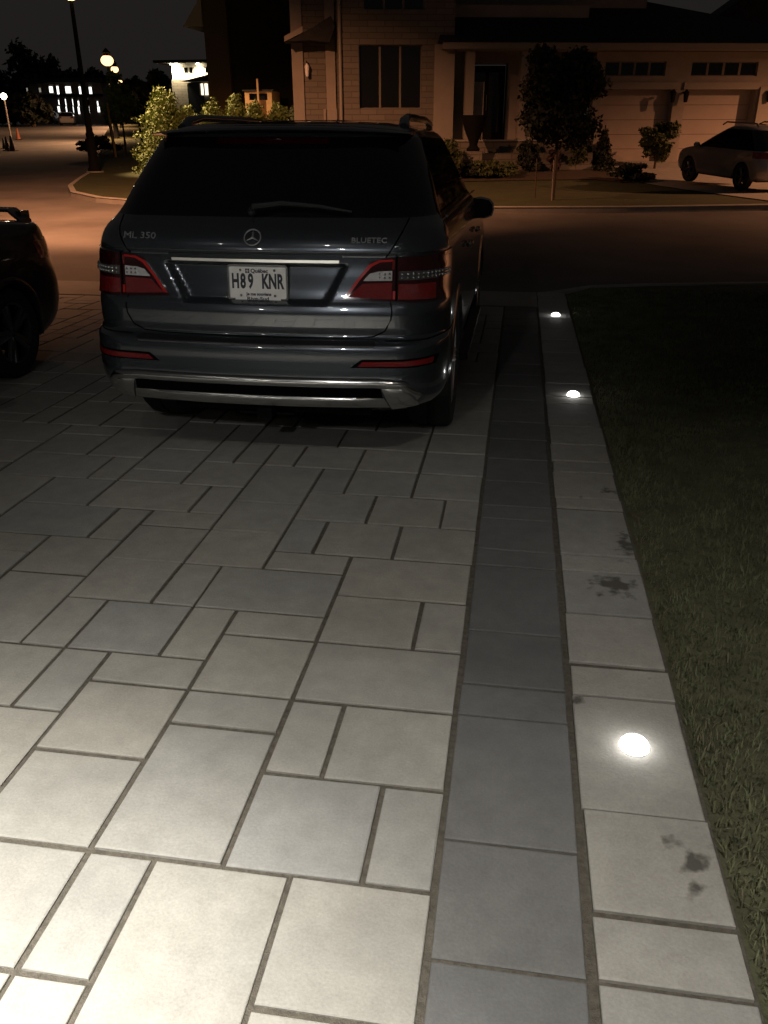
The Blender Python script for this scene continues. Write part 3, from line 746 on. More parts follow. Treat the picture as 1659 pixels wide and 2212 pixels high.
mb = MB(); mb.box(-.062, -.041, .046, .067, .003, .0038); mb.V = [tuple(PM @ Vector(v)) for v in mb.V]; mb.build('flag_emblem', M['ink'], fr)
mb = MB(); mb.box(-.053, -.0505, .048, .065, .0038, .0044); mb.box(-.060, -.043, .0552, .0578, .0038, .0044); mb.V = [tuple(PM @ Vector(v)) for v in mb.V]; mb.build('flag_emblem', M['plate'], fr)
mb = MB(); mb.box(-.118, .118, -.084, -.069, .0058, .0070); mb.V = [tuple(PM @ Vector(v)) for v in mb.V]; mb.build('plate_frame', M['plate'], fr)
for sx_ in (-.088, .088):
    for sy in (.060, -.062): MB().sphere(PM @ Vector((sx_, sy, .004)), .0072, 10, 6).build('screw', M['satin'], fr, True)
# star emblem and badges
def skin_mat(u, z, off=.004):
    p = SUV.point(u, z, off); up = (SUV.point(u, z + .02, off) - SUV.point(u, z - .02, off)).normalized(); rt = (SUV.point(u + .02, z, off) - SUV.point(max(u - .02, -9), z, off)).normalized()
    if u == 0: rt = Vector((1, 0, 0))
    n = rt.cross(up).normalized(); m = Matrix((rt, up, n)).transposed().to_4x4(); m.translation = p; return m
EM = skin_mat(0, 1.176, .005)
mb = MB(); ring = [EM @ Vector((.041 * math.cos(a), .041 * math.sin(a), 0)) for a in np.linspace(0, 2 * math.pi, 41)]
mb.tube(ring, .0036, 8)
for k in range(3):
    a = R(90 + 120 * k); tip = Vector((.040 * math.cos(a), .040 * math.sin(a), 0)); sd = Vector((-math.sin(a), math.cos(a), 0)) * .0062
    mb.add([EM @ q for q in (Vector((0, 0, .006)), sd, tip, -sd, sd * 1.6 - tip * .12, -sd * 1.6 - tip * .12)], [(0, 1, 2), (0, 2, 3), (0, 4, 1), (0, 3, 5)])
mb.build('star_emblem', M['badge'], suv, True)
texts('badge', [dict(body='ML 350', size=.048, mw=skin_mat(-.60, 1.174, .004), depth=.0022, sx=1.25)], suv, M['badge'])
texts('badge', [dict(body='BLUETEC', size=.036, mw=skin_mat(.575, 1.168, .004), depth=.0022, sx=1.2)], suv, M['badge'])
# rear wiper, high brake light, spoiler, roof rails, mirrors, side trim
wp = MB(); wp.tube([SUV.point(-.03, 1.272, .022), SUV.point(-.025, 1.292, .03), SUV.point(.12, 1.312, .026), SUV.point(.30, 1.302, .022), SUV.point(.47, 1.283, .014)], [.014, .016, .013, .010, .006], 8)
wp.sphere(SUV.point(-.03, 1.283, .01), .024, 12, 8); wp.build('rear_wiper', M['black'], suv, True)
sp = MB(); pr = [(.0, 0), (.02, .012), (.10, .022), (.40, .035), (.42, .0), (.10, -.012)]
prof = []
for k in range(33):
    x = -.70 + 1.40 * k / 32; q = abs(x) / .70; y0 = .535 + .10 * q * q + .05 * max(0, q - .8) / .2; zz = 1.664 - .020 * q * q
    prof.append([(x, y0 + a, zz + b * (1 - .5 * q ** 4)) for a, b in pr])
V = [p for r in prof for p in r]; F = [(k * 6 + i, k * 6 + (i + 1) % 6, (k + 1) * 6 + (i + 1) % 6, (k + 1) * 6 + i) for k in range(32) for i in range(6)] + [tuple(range(6)), tuple(range(32 * 6 + 5, 32 * 6 - 1, -1))]
sp.add(V, F); sp.build('roof_spoiler', M['paint'], suv, True, R(60))
patch(SUV, 'brake_light', [(-.30, 1.598), (.30, 1.598)], [(-.30, 1.622), (.30, 1.622)], M['red_dark'], suv, .004, 20, 3, .006)
for s in (-1, 1):
    mb = MB(); mb.tube([(s * .63, .98, 1.67), (s * .625, 1.06, 1.712), (s * .62, 1.25, 1.735), (s * .61, 2.2, 1.745), (s * .60, 2.6, 1.725), (s * .58, 2.72, 1.68)], [.034, .028, .022, .021, .024, .03], 10)
    mb.build('roof_rail', M['paint'], suv, True)
    mr = MB(); ol = [(-.085, .072), (-.02, .082), (.055, .066), (.088, .030), (.094, -.02), (.080, -.062), (.03, -.080), (-.085, -.082)]
    nO = len(ol); rings = [(1.0, .0), (1.0, .05), (.94, .09), (.78, .125), (.45, .145)]
    mr.add([(s * (.985 + a * k), 3.18 + d, 1.125 + b * k) for k, d in rings for a, b in ol], [(r * nO + i, r * nO + (i + 1) % nO, (r + 1) * nO + (i + 1) % nO, (r + 1) * nO + i) for r in range(4) for i in range(nO)] + [tuple(range(nO)), tuple(range(5 * nO - 1, 4 * nO - 1, -1))])
    mo = mr.build('side_mirror', M['paint_black'], suv, True, R(50))
    g_ = MB(); g_.prism([(s * (.985 + a * .88), 1.125 + b * .86) for a, b in ol], 'y', 3.172, 3.178)
    g_.build('mirror_glass', M['glass_dark'], mo)
    a_ = MB(); a_.tube([(s * .90, 3.27, 1.08), (s * .985, 3.25, 1.09)], [.03, .024], 8); a_.build('mirror_arm', M['black'], mo, True)
    for yd in (1.75, 2.75):
        MB().tube([(s * .968, yd - .11, 1.0), (s * .985, yd - .06, 1.003), (s * .985, yd + .06, 1.003), (s * .968, yd + .11, 1.0)], .012, 8).build('door_handle', M['chrome'], suv, True)
    MB().box(min(s * .93, s * 1.0), max(s * .93, s * 1.0), 1.55, 3.35, .27, .315).build('running_board', M['black'], suv)
    MB().tube([(s * .905, .66, 1.250), (s * .905, 3.1, 1.250), (s * .90, 3.35, 1.245)], .007, 6).build('window_trim', M['chrome'], suv, True)

# ---- other cars: one builder, shapes of their own
def simple_car(name, label, loc, rz, shape, zr, zwin, axles, Rw, paint, group=None, tilt=False, wing=False, rails=False, tail=None, wid=.20, rear_win=True):
    t = thing(name, label, 'car', loc, rz, group, tilt)
    Ra = Rw + .045
    def cls(reg, x, y, z):
        for ya in axles:
            if abs(x) > .4 and reg != 'front' and reg != 'rear' and (y - ya) ** 2 + (z - Rw) ** 2 < Ra ** 2: return None
        if zwin[0] < z < zwin[1]:
            if reg in ('rear', 'rcorner'): return 'rear_window'
            if reg == 'side': return 'side_window' if x > 0 else 'side_window|l'
            return 'windscreen'
        if reg in ('rear', 'rcorner') and z < .62: return 'bumper'
        return 'body'
    loft_parts(shape, shape.zk[0], shape.zk[-1], cls, {'body': paint, 'bumper': paint, 'rear_window': 'glass_dark', 'side_window': 'glass_dark', 'side_window|l': 'glass_dark', 'windscreen': 'glass_dark'}, t, keys=shape.zk)
    L = max(shape.yfk); W = max(shape.wk)
    MB().box(-W * .72, W * .72, .45, L - .5, shape.zk[0] - .06, shape.zk[0]).build('underbody', M['black'], t)
    for s in (-1, 1):
        for ya in axles:
            arch(shape, t, s, ya, Rw, Ra, M[paint], .03, .004); wheel(t, s * (W - .01 - wid / 2), ya, Rw, wid, M['rim_dark'], 5, s)
        if tail:
            z0, z1, u0, u1 = tail
            patch(shape, 'tail_light', [(s * u0, z0), (s * u1, z0)], [(s * (u0 + .04), z1), (s * u1, z1)], M['red'], t, .006, 24, 5, .012)
        ym = zr
        mr = MB(); mr.sphere((0, 0, 0), .10, 14, 8, .75); mr.V = [(s * (W + .07) + v[0], zr + v[1] * .7, zwin[0] + .05 + v[2]) for v in mr.V]
        mr.build('side_mirror', M[paint], t, True)
        if rails: MB().tube([(s * .60, .9, shape.zk[-1] - .05), (s * .60, 1.0, shape.zk[-1] + .035), (s * .58, 2.4, shape.zk[-1] + .045), (s * .56, 2.6, shape.zk[-1] - .03)], .022, 8).build('roof_rail', M['satin'], t, True)
    if wing:
        mb = MB(); n = 25; V = []
        for k in range(n):
            x = -.66 + 1.32 * k / (n - 1); q = abs(x) / .66; z = 1.112 - .075 * smooth(.82, 1.0, np.array(q)); y = .10 + .07 * q * q
            V += [(x, y, z + .015), (x, y + .02, z + .028), (x, y + .16, z + .020), (x, y + .16, z), (x, y, z - .004)]
        mb.add(V, [(k * 5 + i, k * 5 + (i + 1) % 5, (k + 1) * 5 + (i + 1) % 5, (k + 1) * 5 + i) for k in range(n - 1) for i in range(5)] + [tuple(range(5)), tuple(range(n * 5 - 1, n * 5 - 6, -1))])
        for s in (-1, 1): mb.box(s * .60 - .02, s * .60 + .02, .12, .24, 1.03, 1.115)
        mb.build('boot_spoiler', M[paint], t, True, R(50))
    return t
SEDAN = Shape(z=[.22, .30, .40, .50, .60, .70, .80, .92, 1.00, 1.04, 1.06, 1.09, 1.20, 1.32, 1.40, 1.43, 1.45],
    yr=[.16, .07, .02, .0, .005, .03, .05, .07, .09, .13, .30, .62, .84, 1.10, 1.40, 1.60, 1.9],
    yf=[4.35, 4.45, 4.5, 4.52, 4.5, 4.45, 4.3, 3.9, 3.45, 3.3, 3.25, 3.18, 2.95, 2.68, 2.45, 2.35, 2.2],
    w=[.80, .85, .875, .885, .89, .89, .885, .87, .855, .84, .83, .80, .72, .64, .57, .48, .25], rr=.26, ry=.40, crown=.10, n=(24, 12, 80, 10, 10), dz=.02)
simple_car('parked_sedan', 'black sedan with a boot spoiler parked nose-in on the left of the driveway', (-4.47, 6.55, 0), math.pi, SEDAN, 3.05, (1.08, 1.405), (.98, 3.6), .325, 'paint_black', tilt=True, wing=True, tail=(.80, .93, .50, 1.15), wid=.215)
CROSS = Shape(z=[.30, .36, .46, .56, .66, .76, .88, .96, 1.02, 1.06, 1.12, 1.30, 1.48, 1.58, 1.63, 1.66, 1.68],
    yr=[.16, .08, .02, .0, .01, .03, .05, .06, .09, .14, .20, .38, .62, .78, .95, 1.2, 1.6],
    yf=[4.25, 4.36, 4.42, 4.43, 4.42, 4.40, 4.30, 4.10, 3.75, 3.45, 3.32, 2.98, 2.62, 2.40, 2.28, 2.15, 2.0],
    w=[.84, .88, .90, .91, .915, .915, .91, .90, .89, .88, .86, .79, .71, .66, .60, .50, .28], rr=.24, ry=.38, crown=.10, n=(24, 12, 80, 10, 10), dz=.022)
zc = yard_z(6.3, 26.5)
cr = simple_car('parked_suv', 'grey SUV with roof rails on the driveway across the street, in front of the garages', (6.96, 24.74, -.09), R(21), CROSS, 3.1, (1.04, 1.56), (.88, 3.52), .36, 'paint_grey2', rails=True, tail=(.86, 1.02, .55, 1.15))
cr.rotation_euler.x = R(1.6); cr.scale.z = .95
FAR = Shape(z=[.28, .40, .60, .85, .95, 1.05, 1.35, 1.48, 1.52], yr=[.12, .02, .0, .05, .08, .15, .5, .7, 1.4], yf=[4.2, 4.3, 4.3, 4.1, 3.6, 3.2, 2.6, 2.3, 2.0], w=[.84, .88, .90, .89, .88, .85, .72, .62, .3], rr=.24, ry=.3, n=(10, 6, 30, 6, 6), dz=.06)
p = at(145, 271, 104)
simple_car('parked_hatchback', 'pale small car seen from behind far down the side street, left of the lamp post', (p.x, p.y, road_z(0, p.y)), R(24), FAR, 3.0, (.98, 1.42), (.75, 3.35), .32, 'paint_pale', tail=(.8, .95, .5, 1.1))
p = at(92, 262, 108)
simple_car('parked_van', 'pale pickup-like car standing side-on in the shadow of far trees', (p.x + 2.2, p.y, road_z(0, p.y) + .1), R(95), FAR, 3.0, (.98, 1.42), (.75, 3.35), .34, 'paint_pale')

# ------------------------------------------------------------------ plants
def leaves(lumps, n, size, seed, flat=1.0):
    """leaf-sized faces spread through a set of lumps (cx, cy, cz, rx, ry, rz)"""
    r = np.random.default_rng(seed); L = np.array(lumps, float)
    vol = (L[:, 3] * L[:, 4] * L[:, 5]) ** .75; k = r.choice(len(L), n, p=vol / vol.sum())
    d = r.normal(0, 1, (n, 3)); d /= np.linalg.norm(d, axis=1, keepdims=True)
    rad = r.random(n) ** .42 * (1 + .13 * r.normal(0, 1, n))
    P = L[k, :3] + d * L[k, 3:] * rad[:, None]
    s = size * (.6 + .8 * r.random(n))
    nrm = d * .6 + r.normal(0, .6, (n, 3)); nrm /= np.linalg.norm(nrm, axis=1, keepdims=True)
    u = np.cross(nrm, r.normal(0, 1, (n, 3))); u /= np.linalg.norm(u, axis=1, keepdims=True); v = np.cross(nrm, u) * flat
    S = s[:, None]
    V = np.stack([P - u * S, P + v * S * .55, P + u * S, P - v * S * .55], 1).reshape(-1, 3)
    F = np.arange(n * 4).reshape(-1, 4)
    return V, F

def lumps_for(h0, h1, rx, ry, n, seed, top=.55, base=.6):
    """uneven outline: a spine of big lumps and smaller ones stuck on"""
    r = random.Random(seed); out = []
    for i in range(n):
        f = r.random(); z = h0 + (h1 - h0) * (.1 + .8 * f)
        k = base + (1 - base) * min(1, f / .35) if f < .35 else 1 - (1 - top) * (f - .35) / .65
        a = r.uniform(0, 2 * math.pi); q = r.uniform(.25, .72)
        rr = r.uniform(.30, .52)
        out.append((math.cos(a) * rx * k * q, math.sin(a) * ry * k * q, z, rx * k * rr, ry * k * rr, (h1 - h0) * r.uniform(.10, .20)))
    return out

def plant(name, label, cat, loc, lumps, n, size, m, seed, trunk=None, group=None, flat=1.0, limbs=True, stem_m=None, gap=None):
    t = thing(name, label, cat, loc, 0, group)
    V, F = leaves(lumps, n, size, seed, flat)
    if gap is not None:
        C = V.reshape(-1, 4, 3).mean(1); g = np.hypot(C[:, 0] - gap[0], C[:, 2] - gap[1]) > gap[2]
        V = V.reshape(-1, 4, 3)[g].reshape(-1, 3); F = np.arange(len(V)).reshape(-1, 4)
    np_mesh('crown' if trunk else 'foliage', V, F, M[m], t)
    mb = MB()
    if trunk:
        h, r0 = trunk; mb.tube([(0, 0, -.1), (.02, .01, h * .5), (0, .02, h), (.01, 0, h * 1.35)], [r0 * 1.3, r0, r0 * .8, r0 * .4], 8)
        rr = random.Random(seed)
        for k in range(7):
            c = lumps[rr.randrange(len(lumps))]; mb.tube([(0, .01, h * rr.uniform(.75, 1.1)), (c[0] * .5, c[1] * .5, (h + c[2]) / 2 + .05), (c[0], c[1], c[2])], [r0 * .5, r0 * .3, r0 * .12], 6)
        mb.build('trunk', M[stem_m or 'bark'], t, True)
    else:
        rr = random.Random(seed)
        for k in range(6):
            c = lumps[rr.randrange(len(lumps))]; mb.tube([(rr.uniform(-.05, .05), rr.uniform(-.05, .05), -.1), (c[0] * .5, c[1] * .5, c[2] * .5), (c[0], c[1], c[2])], [.02, .014, .006], 5)
        mb.build('stem', M['bark'], t, True)
    return t

gz = lambda x, y: yard_z(x, y)
# young tree in front of the house, with its two stakes
x, y = .78, 22.2
plant('lawn_tree', 'dark round-headed young tree on the lawn before the entrance of the house', 'tree', (x, y, gz(x, y)),
      lumps_for(1.22, 3.28, 1.15, 1.1, 36, 3, .75, .85), 12000, .064, 'leaf_dark', 31, (1.75, .045))
for (sx, lab) in ((.36, 'thin dark stake in the lawn left of the young tree'), (.76, 'pale thin stake close to the trunk of the young tree')):
    o = MB().tube([(sx, 22.6 if sx < .5 else 22.0, -.2), (sx - .02, 22.6 if sx < .5 else 22.0, .80)], .018, 6).build('tree_stake', M['bark'] if sx < .5 else M['trim'])
    tag(o, lab, 'stake')
# shrubs in the bed
for (px, pyb, wy, hh, Y, name, lab, m, n, sd) in [
    (1139, 372, .50, 1.05, 29.7, 'round_shrub', 'clipped dark green shrub before the porch, left of the tree trunk', 'leaf_dark', 2300, 41),
    (1240, 372, .54, 1.05, 29.8, 'round_shrub', 'loose brown-green shrub between the tree trunk and the pointed conifer', 'leaf', 2300, 42),
    (1196, 375, .26, .75, 29.6, 'small_shrub', 'narrow purple-leaved shrub just behind the tree trunk', 'leaf_red', 900, 43),
    (1362, 388, .75, .52, 27.4, 'mounded_shrub', 'low wide mounded bush at the edge of the neighbouring driveway', 'leaf_dark', 2600, 44),
    (955, 350, .75, 1.15, 28.6, 'ornamental_grass', 'tall feathery yellowish grass clump beside the roof of the grey car', 'leaf', 2600, 45),
    (1010, 372, .62, .48, 28.7, 'low_shrub', 'low dark shrub in the bed below the urn', 'leaf_dark', 1100, 46),
    (1052, 374, .66, .50, 28.7, 'low_shrub', 'second low olive shrub of the bed, right of the urn', 'leaf', 1200, 47),
    (1092, 376, .60, .46, 28.7, 'low_shrub', 'small olive shrub in the bed left of the clipped round one', 'leaf', 1000, 48),
    (1010, 345, .30, .28, 29.3, 'flowering_plant', 'small reddish plant at the foot of the urn', 'leaf_red', 700, 49)]:
    q = at(px, pyb, Y); q = Vector((*rp(q.x, Y), 0)); Y = q.y; z = gz(q.x, Y)
    plant(name, lab, 'shrub' if 'grass' not in name else 'grass clump', (q.x, Y, z), lumps_for(.02, hh, wy, wy, 14, sd, .75, .9), n, .06 if 'grass' not in name else .09, m, sd, flat=1.0 if 'grass' not in name else .35)
# pointed conifer
x, y = rp(2.55, 29.9)
cl = [(random.uniform(-.1, .1) * (1 - i / 14), random.uniform(-.1, .1), .08 + i * .093, .40 * (1 - i / 15.5) + .03, .38 * (1 - i / 15.5) + .03, .13) for i in range(14)]
plant('dwarf_conifer', 'small pointed conifer standing against the pale garage door', 'conifer', (x, y, gz(x, y) - .1), cl, 3200, .055, 'leaf_dark', 51)
# shrub on a short stem
x, y = rp(4.20, 29.9)
plant('standard_shrub', 'ball-shaped shrub on a short stem in front of the two garage doors', 'shrub', (x, y, gz(x, y) - .05), lumps_for(.34, 1.52, .70, .6, 24, 8, .85, .7), 4600, .06, 'leaf', 52, (.5, .04))
# row of cedars along the far plot
hedge = [(350, 190, 1.02, 'tall golden-lit cedar at the left end of the hedge, brightest of the row', 33.2), (402, 228, .60, 'cedar right of the tall golden one at the hedge\'s left end', 33.8),
         (455, 214, .62, 'cedar of the hedge before the pale corner of the dark house', 33.5), (507, 204, .58, 'pointed cedar of the hedge just left of the wooden hut', 33.2), (548, 218, .62, 'cedar hiding the foot of the wooden hut', 33.0),
         (600, 222, .58, 'cedar of the hedge just right of the wooden hut', 33.4), (650, 214, .52, 'cedar nearest the downpipe of the stone house', 32.6), (700, 236, .42, 'low cedar against the stone house wall', 31.0)]
for i, (px, pyt, rx, lab, Y) in enumerate(hedge):
    q = at(px, pyt, Y); z = yard_z(q.x, Y); h = q.z - z
    rx *= 1.4
    lm = [(random.uniform(-.14, .14) * rx, random.uniform(-.14, .14) * rx, h * (.05 + .92 * k / 15), rx * (.78 * (1 - (k / 15.5) ** 3.0) + .16) * random.uniform(.78, 1.05), rx * (.75 * (1 - (k / 15.5) ** 3.0) + .16), h * .085) for k in range(16)]
    lm += [(random.uniform(-.6, .6) * rx * (1 - f), random.uniform(-.5, .5) * rx, h * f, rx * .25, rx * .25, h * .08) for f in [random.uniform(.1, .95) for _ in range(12)]]
    rx *= 1.0
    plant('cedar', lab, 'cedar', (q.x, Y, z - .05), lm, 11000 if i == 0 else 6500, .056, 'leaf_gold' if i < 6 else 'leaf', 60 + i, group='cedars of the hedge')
# staked corner tree with a lattice of posts
x, y = -19.5, 42.3; z = yard_z(x, y)
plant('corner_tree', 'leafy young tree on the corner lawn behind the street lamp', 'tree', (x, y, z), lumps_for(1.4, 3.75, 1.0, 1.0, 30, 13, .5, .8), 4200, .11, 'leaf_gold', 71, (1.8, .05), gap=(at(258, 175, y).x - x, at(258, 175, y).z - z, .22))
for k, (dx, dy, h_, lab, m) in enumerate([(-.85, .6, 1.75, 'dark stake left of the corner tree', 'iron'), (-.1, -.9, 2.35, 'pale tall stake in front of the corner tree', 'wood'), (.75, .5, 1.75, 'dark stake right of the corner tree', 'iron')]):
    o = MB().tube([(x + dx, y + dy, z - .2), (x + dx - .12, y + dy, z + h_)], .055, 7).build('tree_stake', M[m]); tag(o, lab, 'stake')
q = at(300, 300, 44)
plant('low_shrub', 'low dark shrub under the corner tree', 'shrub', (q.x - 2.0, 43.5, yard_z(q.x - 2, 43.5)), lumps_for(.05, .85, 1.3, .8, 14, 18, .8, .9), 1800, .10, 'leaf_dark', 72)
plant('low_shrub', 'low dark shrub left of the tall golden cedar', 'shrub', (-17.6, 42.5, yard_z(-17.6, 42.5)), lumps_for(.05, .95, 1.1, .8, 14, 19, .8, .9), 1600, .10, 'leaf_dark', 73)
# far trees against the sky
for i, (px, pyt, Y, wx, lab) in enumerate([(40, 95, 125, 9, 'tall dark tree farthest left against the night sky'), (95, 120, 128, 8, 'dark tree over the lit white building, left half'), (150, 150, 126, 7, 'dark tree behind the lit white building'),
        (205, 150, 120, 6.5, 'dark tree behind the lamp pole, above the lit windows'), (285, 172, 110, 6, 'dark tree between the street lamps and the floodlit house'), (340, 150, 96, 5.5, 'dark tree just left of the floodlit house'), (20, 205, 104, 5.5, 'low dark tree beside the globe lamp'), (62, 205, 100, 5, 'dark bushy tree left of the lit windows')]):
    q = at(px, pyt, Y); zb = road_z(0, Y); h = q.z - zb
    plant('far_tree', lab, 'tree', (q.x, Y, zb), lumps_for(h * .12, h, wx * .55, wx * .5, 22, 80 + i, .5, .85), 2300, .42, 'leaf_dark', 80 + i, (h * .3, .22), 'dark trees at the end of the side street')

# urn on the porch edge
mb = MB(); mb.lathe([(.0005, .0), (.20, .0), (.22, .06), (.13, .16), (.14, .26), (.30, .62), (.40, .92), (.43, 1.02), (.39, 1.05), (.33, 1.0), (.0005, .96)], 28)
o = mb.build('stone_urn', M['iron'], None, True); q = at(1022, 325, 29.3); o.location = (q.x, 29.3, q.z - .02); tag(o, 'big dark urn planter standing left of the porch', 'urn')
o = MB().box(q.x - .3, q.x + .3, 29.0, 29.6, gz(q.x, 29.3) - .2, q.z - .02).build('urn_plinth', M['stone']); tag(o, 'low stone plinth carrying the dark urn', 'plinth')

# ------------------------------------------------------------------ stone house across the street
HA = R(13.5); HE = Vector((math.cos(HA), math.sin(HA))); HN = Vector((-math.sin(HA), math.cos(HA))); HO = Vector((-2.5, 30.8))
def fu(x):
    p = Vector((x, 31.0)); t = HN.dot(HO) / HN.dot(p); return HE.dot(p * t - HO)
H = thing('stone_house', 'grey stone two-storey house with double garage across the street', 'house', (HO.x + .2 * HN.x, HO.y + .2 * HN.y, 0), HA)

HB = lambda x0, x1, y0, y1, z0, z1: MB().box(x0, x1, y0 - 31, y1 - 31, z0, z1)
def hbuild(mb, name, m, parent=None, **k):
    mb.V = [(fu(v[0]), v[1], v[2]) for v in mb.V]
    return mb.build(name, M[m], parent or H, **k)
M['win_trim'] = mat('window_trim', (0.15, 0.13, 0.11), 0.6)
def window(x0, x1, z0, z1, y, cols, frame='win_trim', sill=True, rows=1, lintel=False):
    """frame stands proud of the wall; panes sit back in it"""
    t = .07; mb = MB(); Y = y - 31
    mb.box(x0 - t, x1 + t, Y - .03, Y + .05, z1, z1 + t).box(x0 - t, x1 + t, Y - .03, Y + .05, z0 - t, z0)
    mb.box(x0 - t, x0, Y - .03, Y + .05, z0, z1).box(x1, x1 + t, Y - .03, Y + .05, z0, z1)
    for c in range(1, cols):
        xc = x0 + (x1 - x0) * c / cols; mb.box(xc - .035, xc + .035, Y - .022, Y + .05, z0, z1)
    w = hbuild(mb, 'window', frame)
    hbuild(MB().box(x0, x1, Y - .008, Y + .03, z0, z1), 'pane', 'pane', w)
    if sill: hbuild(MB().box(x0 - .14, x1 + .14, Y - .10, Y + .04, z0 - t - .11, z0 - t - .002), 'sill', 'concrete', w)
    return w
def wall_with_holes(x0, x1, y, z0, z1, holes, depth=.3):
    """wall face of thickness depth with rectangular openings (x0, x1, z0, z1)"""
    mb = MB(); xs = sorted({x0, x1, *[v for h in holes for v in h[:2]]}); zs = sorted({z0, z1, *[v for h in holes for v in h[2:]]})
    Y = y - 31
    for a, b in zip(xs[:-1], xs[1:]):
        seg = None; runs = []
        for c, d in zip(zs[:-1], zs[1:]):
            mx, mz = (a + b) / 2, (c + d) / 2
            if any(h[0] < mx < h[1] and h[2] < mz < h[3] for h in holes): continue
            if runs and abs(runs[-1][1] - c) < 1e-6: runs[-1][1] = d
            else: runs.append([c, d])
        for c, d in runs: mb.box(a, b, Y, Y + depth, c, d)
    return mb
# bay, with ground and first floor windows
hbuild(wall_with_holes(-6.35, -2.45, 30.8, -.3, 7.9, [(-5.63, -3.51, 2.05, 3.90), (-5.45, -3.45, 4.88, 6.5)]), 'wall', 'stone')
window(-5.60, -3.54, 2.08, 3.87, 30.95, 3); window(-5.42, -3.48, 4.91, 6.47, 30.95, 3)
hbuild(HB(-6.35, -6.05, 31.1, 40, -.3, 7.9), 'wall', 'stone'); hbuild(HB(-2.75, -2.45, 31.1, 40, -.3, 7.9), 'wall', 'stone')
hbuild(HB(-6.05, -2.75, 33, 33.2, -.3, 7.9), 'wall', 'clad')
hbuild(HB(-3.10, -2.44, 30.70, 30.797, -.3, 3.92), 'pilaster', 'stucco')
hbuild(HB(-6.36, -2.44, 30.66, 30.797, -.3, 1.0), 'plinth', 'stone')
# left wing, its corner boards, small side roof and lantern
hbuild(HB(-7.85, -6.352, 31.6, 40, -.3, 7.9), 'wall', 'stone')
hbuild(HB(-7.95, -7.55, 31.52, 31.597, -.3, 7.9), 'pilaster', 'stucco'); hbuild(HB(-6.75, -6.42, 31.5, 31.597, -.3, 7.9), 'pilaster', 'stucco')
mb = MB(); mb.prism([(-8.15, 3.98), (-7.2, 4.36), (-6.55, 4.70), (-6.42, 4.40), (-6.62, 3.96), (-7.3, 4.02)][::-1], 'y', -.3, .59); hbuild(mb, 'side_roof', 'roof')
mb = MB(); mb.prism([(-8.16, 3.97), (-7.52, 4.235), (-7.52, 4.40), (-8.16, 4.12)], 'y', -.36, -.302); hbuild(mb, 'fascia', 'trim')
lb = MB(); lb.lathe([(.0005, -.20), (.05, -.18), (.085, .10), (.06, .16), (.0005, .22)], 8, 'z', (-7.42, .40, 3.20)); ln = hbuild(lb, 'wall_lantern', 'lit_dim_lantern' if 'lit_dim_lantern' in M else 'plate')
hbuild(MB().tube([(-7.42, .6, 3.4), (-7.42, .45, 3.47), (-7.42, .40, 3.40)], .018, 6), 'lantern_bracket', 'iron')
# downpipe with its shoe
hbuild(MB().tube([(-6.27, -.26, 7.8), (-6.27, -.26, .5), (-6.27, -.42, .25)], .06, 10), 'downpipe', 'trim', smooth=True)
hbuild(MB().box(-6.85, -6.42, .38, .42, .9, 2.0).box(-6.88, -6.80, .30, .46, .3, 2.05).box(-6.46, -6.40, .30, .46, .3, 2.05), 'side_gate', 'trim')
# entrance recess, porch and steps
hbuild(wall_with_holes(-2.45, 2.2, 32.3, -.3, 5.2, [(-1.72, -.36, 1.05, 3.45)]), 'wall', 'stucco')
dr = hbuild(MB().box(-1.66, -.42, 1.36, 1.42, 1.06, 3.40), 'front_door', 'iron')
hbuild(MB().box(-1.50, -1.10, 1.345, 1.358, 1.3, 3.2).box(-.98, -.58, 1.345, 1.358, 1.3, 3.2), 'pane', 'pane', dr)
hbuild(MB().tube([(-1.04, 1.30, 2.0), (-1.04, 1.30, 2.5)], .02, 6), 'handle', 'chrome', dr)
for dx in (-1.80, -.358): hbuild(MB().box(dx, dx + .078, 1.27, 1.45, 1.05, 3.5), 'door_frame', 'trim')
hbuild(HB(-2.44, 2.1, 30.2, 32.29, -.3, 1.05), 'porch', 'stone'); hbuild(HB(-2.30, 2.0, 29.75, 30.197, -.3, .70), 'step', 'stone')
hbuild(HB(-2.44, 2.12, 30.16, 30.5, 1.052, 1.10), 'porch_edge', 'concrete')
hbuild(HB(-2.08, -1.80, 30.55, 30.83, 1.10, 3.72), 'column', 'trim'); hbuild(HB(-1.79, -1.38, 31.0, 31.1, 1.05, 2.85), 'porch_panel', 'stucco')
hbuild(HB(-.30, .12, 30.55, 30.90, 1.10, 3.72), 'column', 'stucco')
hbuild(HB(-2.44, 2.2, 30.5, 30.9, 3.722, 3.95), 'beam', 'trim')
# garages
doors = [(2.45, 4.76, .30, 2.62), (5.12, 7.28, .30, 2.62)]
trans = [(2.50, 4.40, 3.03, 3.46), (5.20, 7.22, 3.03, 3.46)]
hbuild(wall_with_holes(2.2, 9.4, 31.0, -.3, 3.75, doors + trans, .45), 'wall', 'stucco')
for d in doors:
    mb = MB()
    for k in range(5):
        za = d[2] + (d[3] - d[2]) * k / 5; mb.box(d[0] - .02, d[1] + .02, .36, .42, za + .006, za + (d[3] - d[2]) / 5 - .006)
    hbuild(mb, 'garage_door', 'door'); hbuild(HB(d[0], d[1], 31.43, 31.44, d[2] - .4, d[3]), 'garage_door', 'clad')
for tt in trans: window(tt[0] + .03, tt[1] - .03, tt[2] + .03, tt[3] - .03, 31.10, 4, sill=False)
for d in doors: hbuild(HB(d[0] - .1, d[1] + .1, 30.93, 30.997, d[3] + .005, d[3] + .22), 'lintel', 'trim')
hbuild(HB(7.36, 7.92, 30.88, 30.997, -.3, 2.70), 'pillar', 'trim')
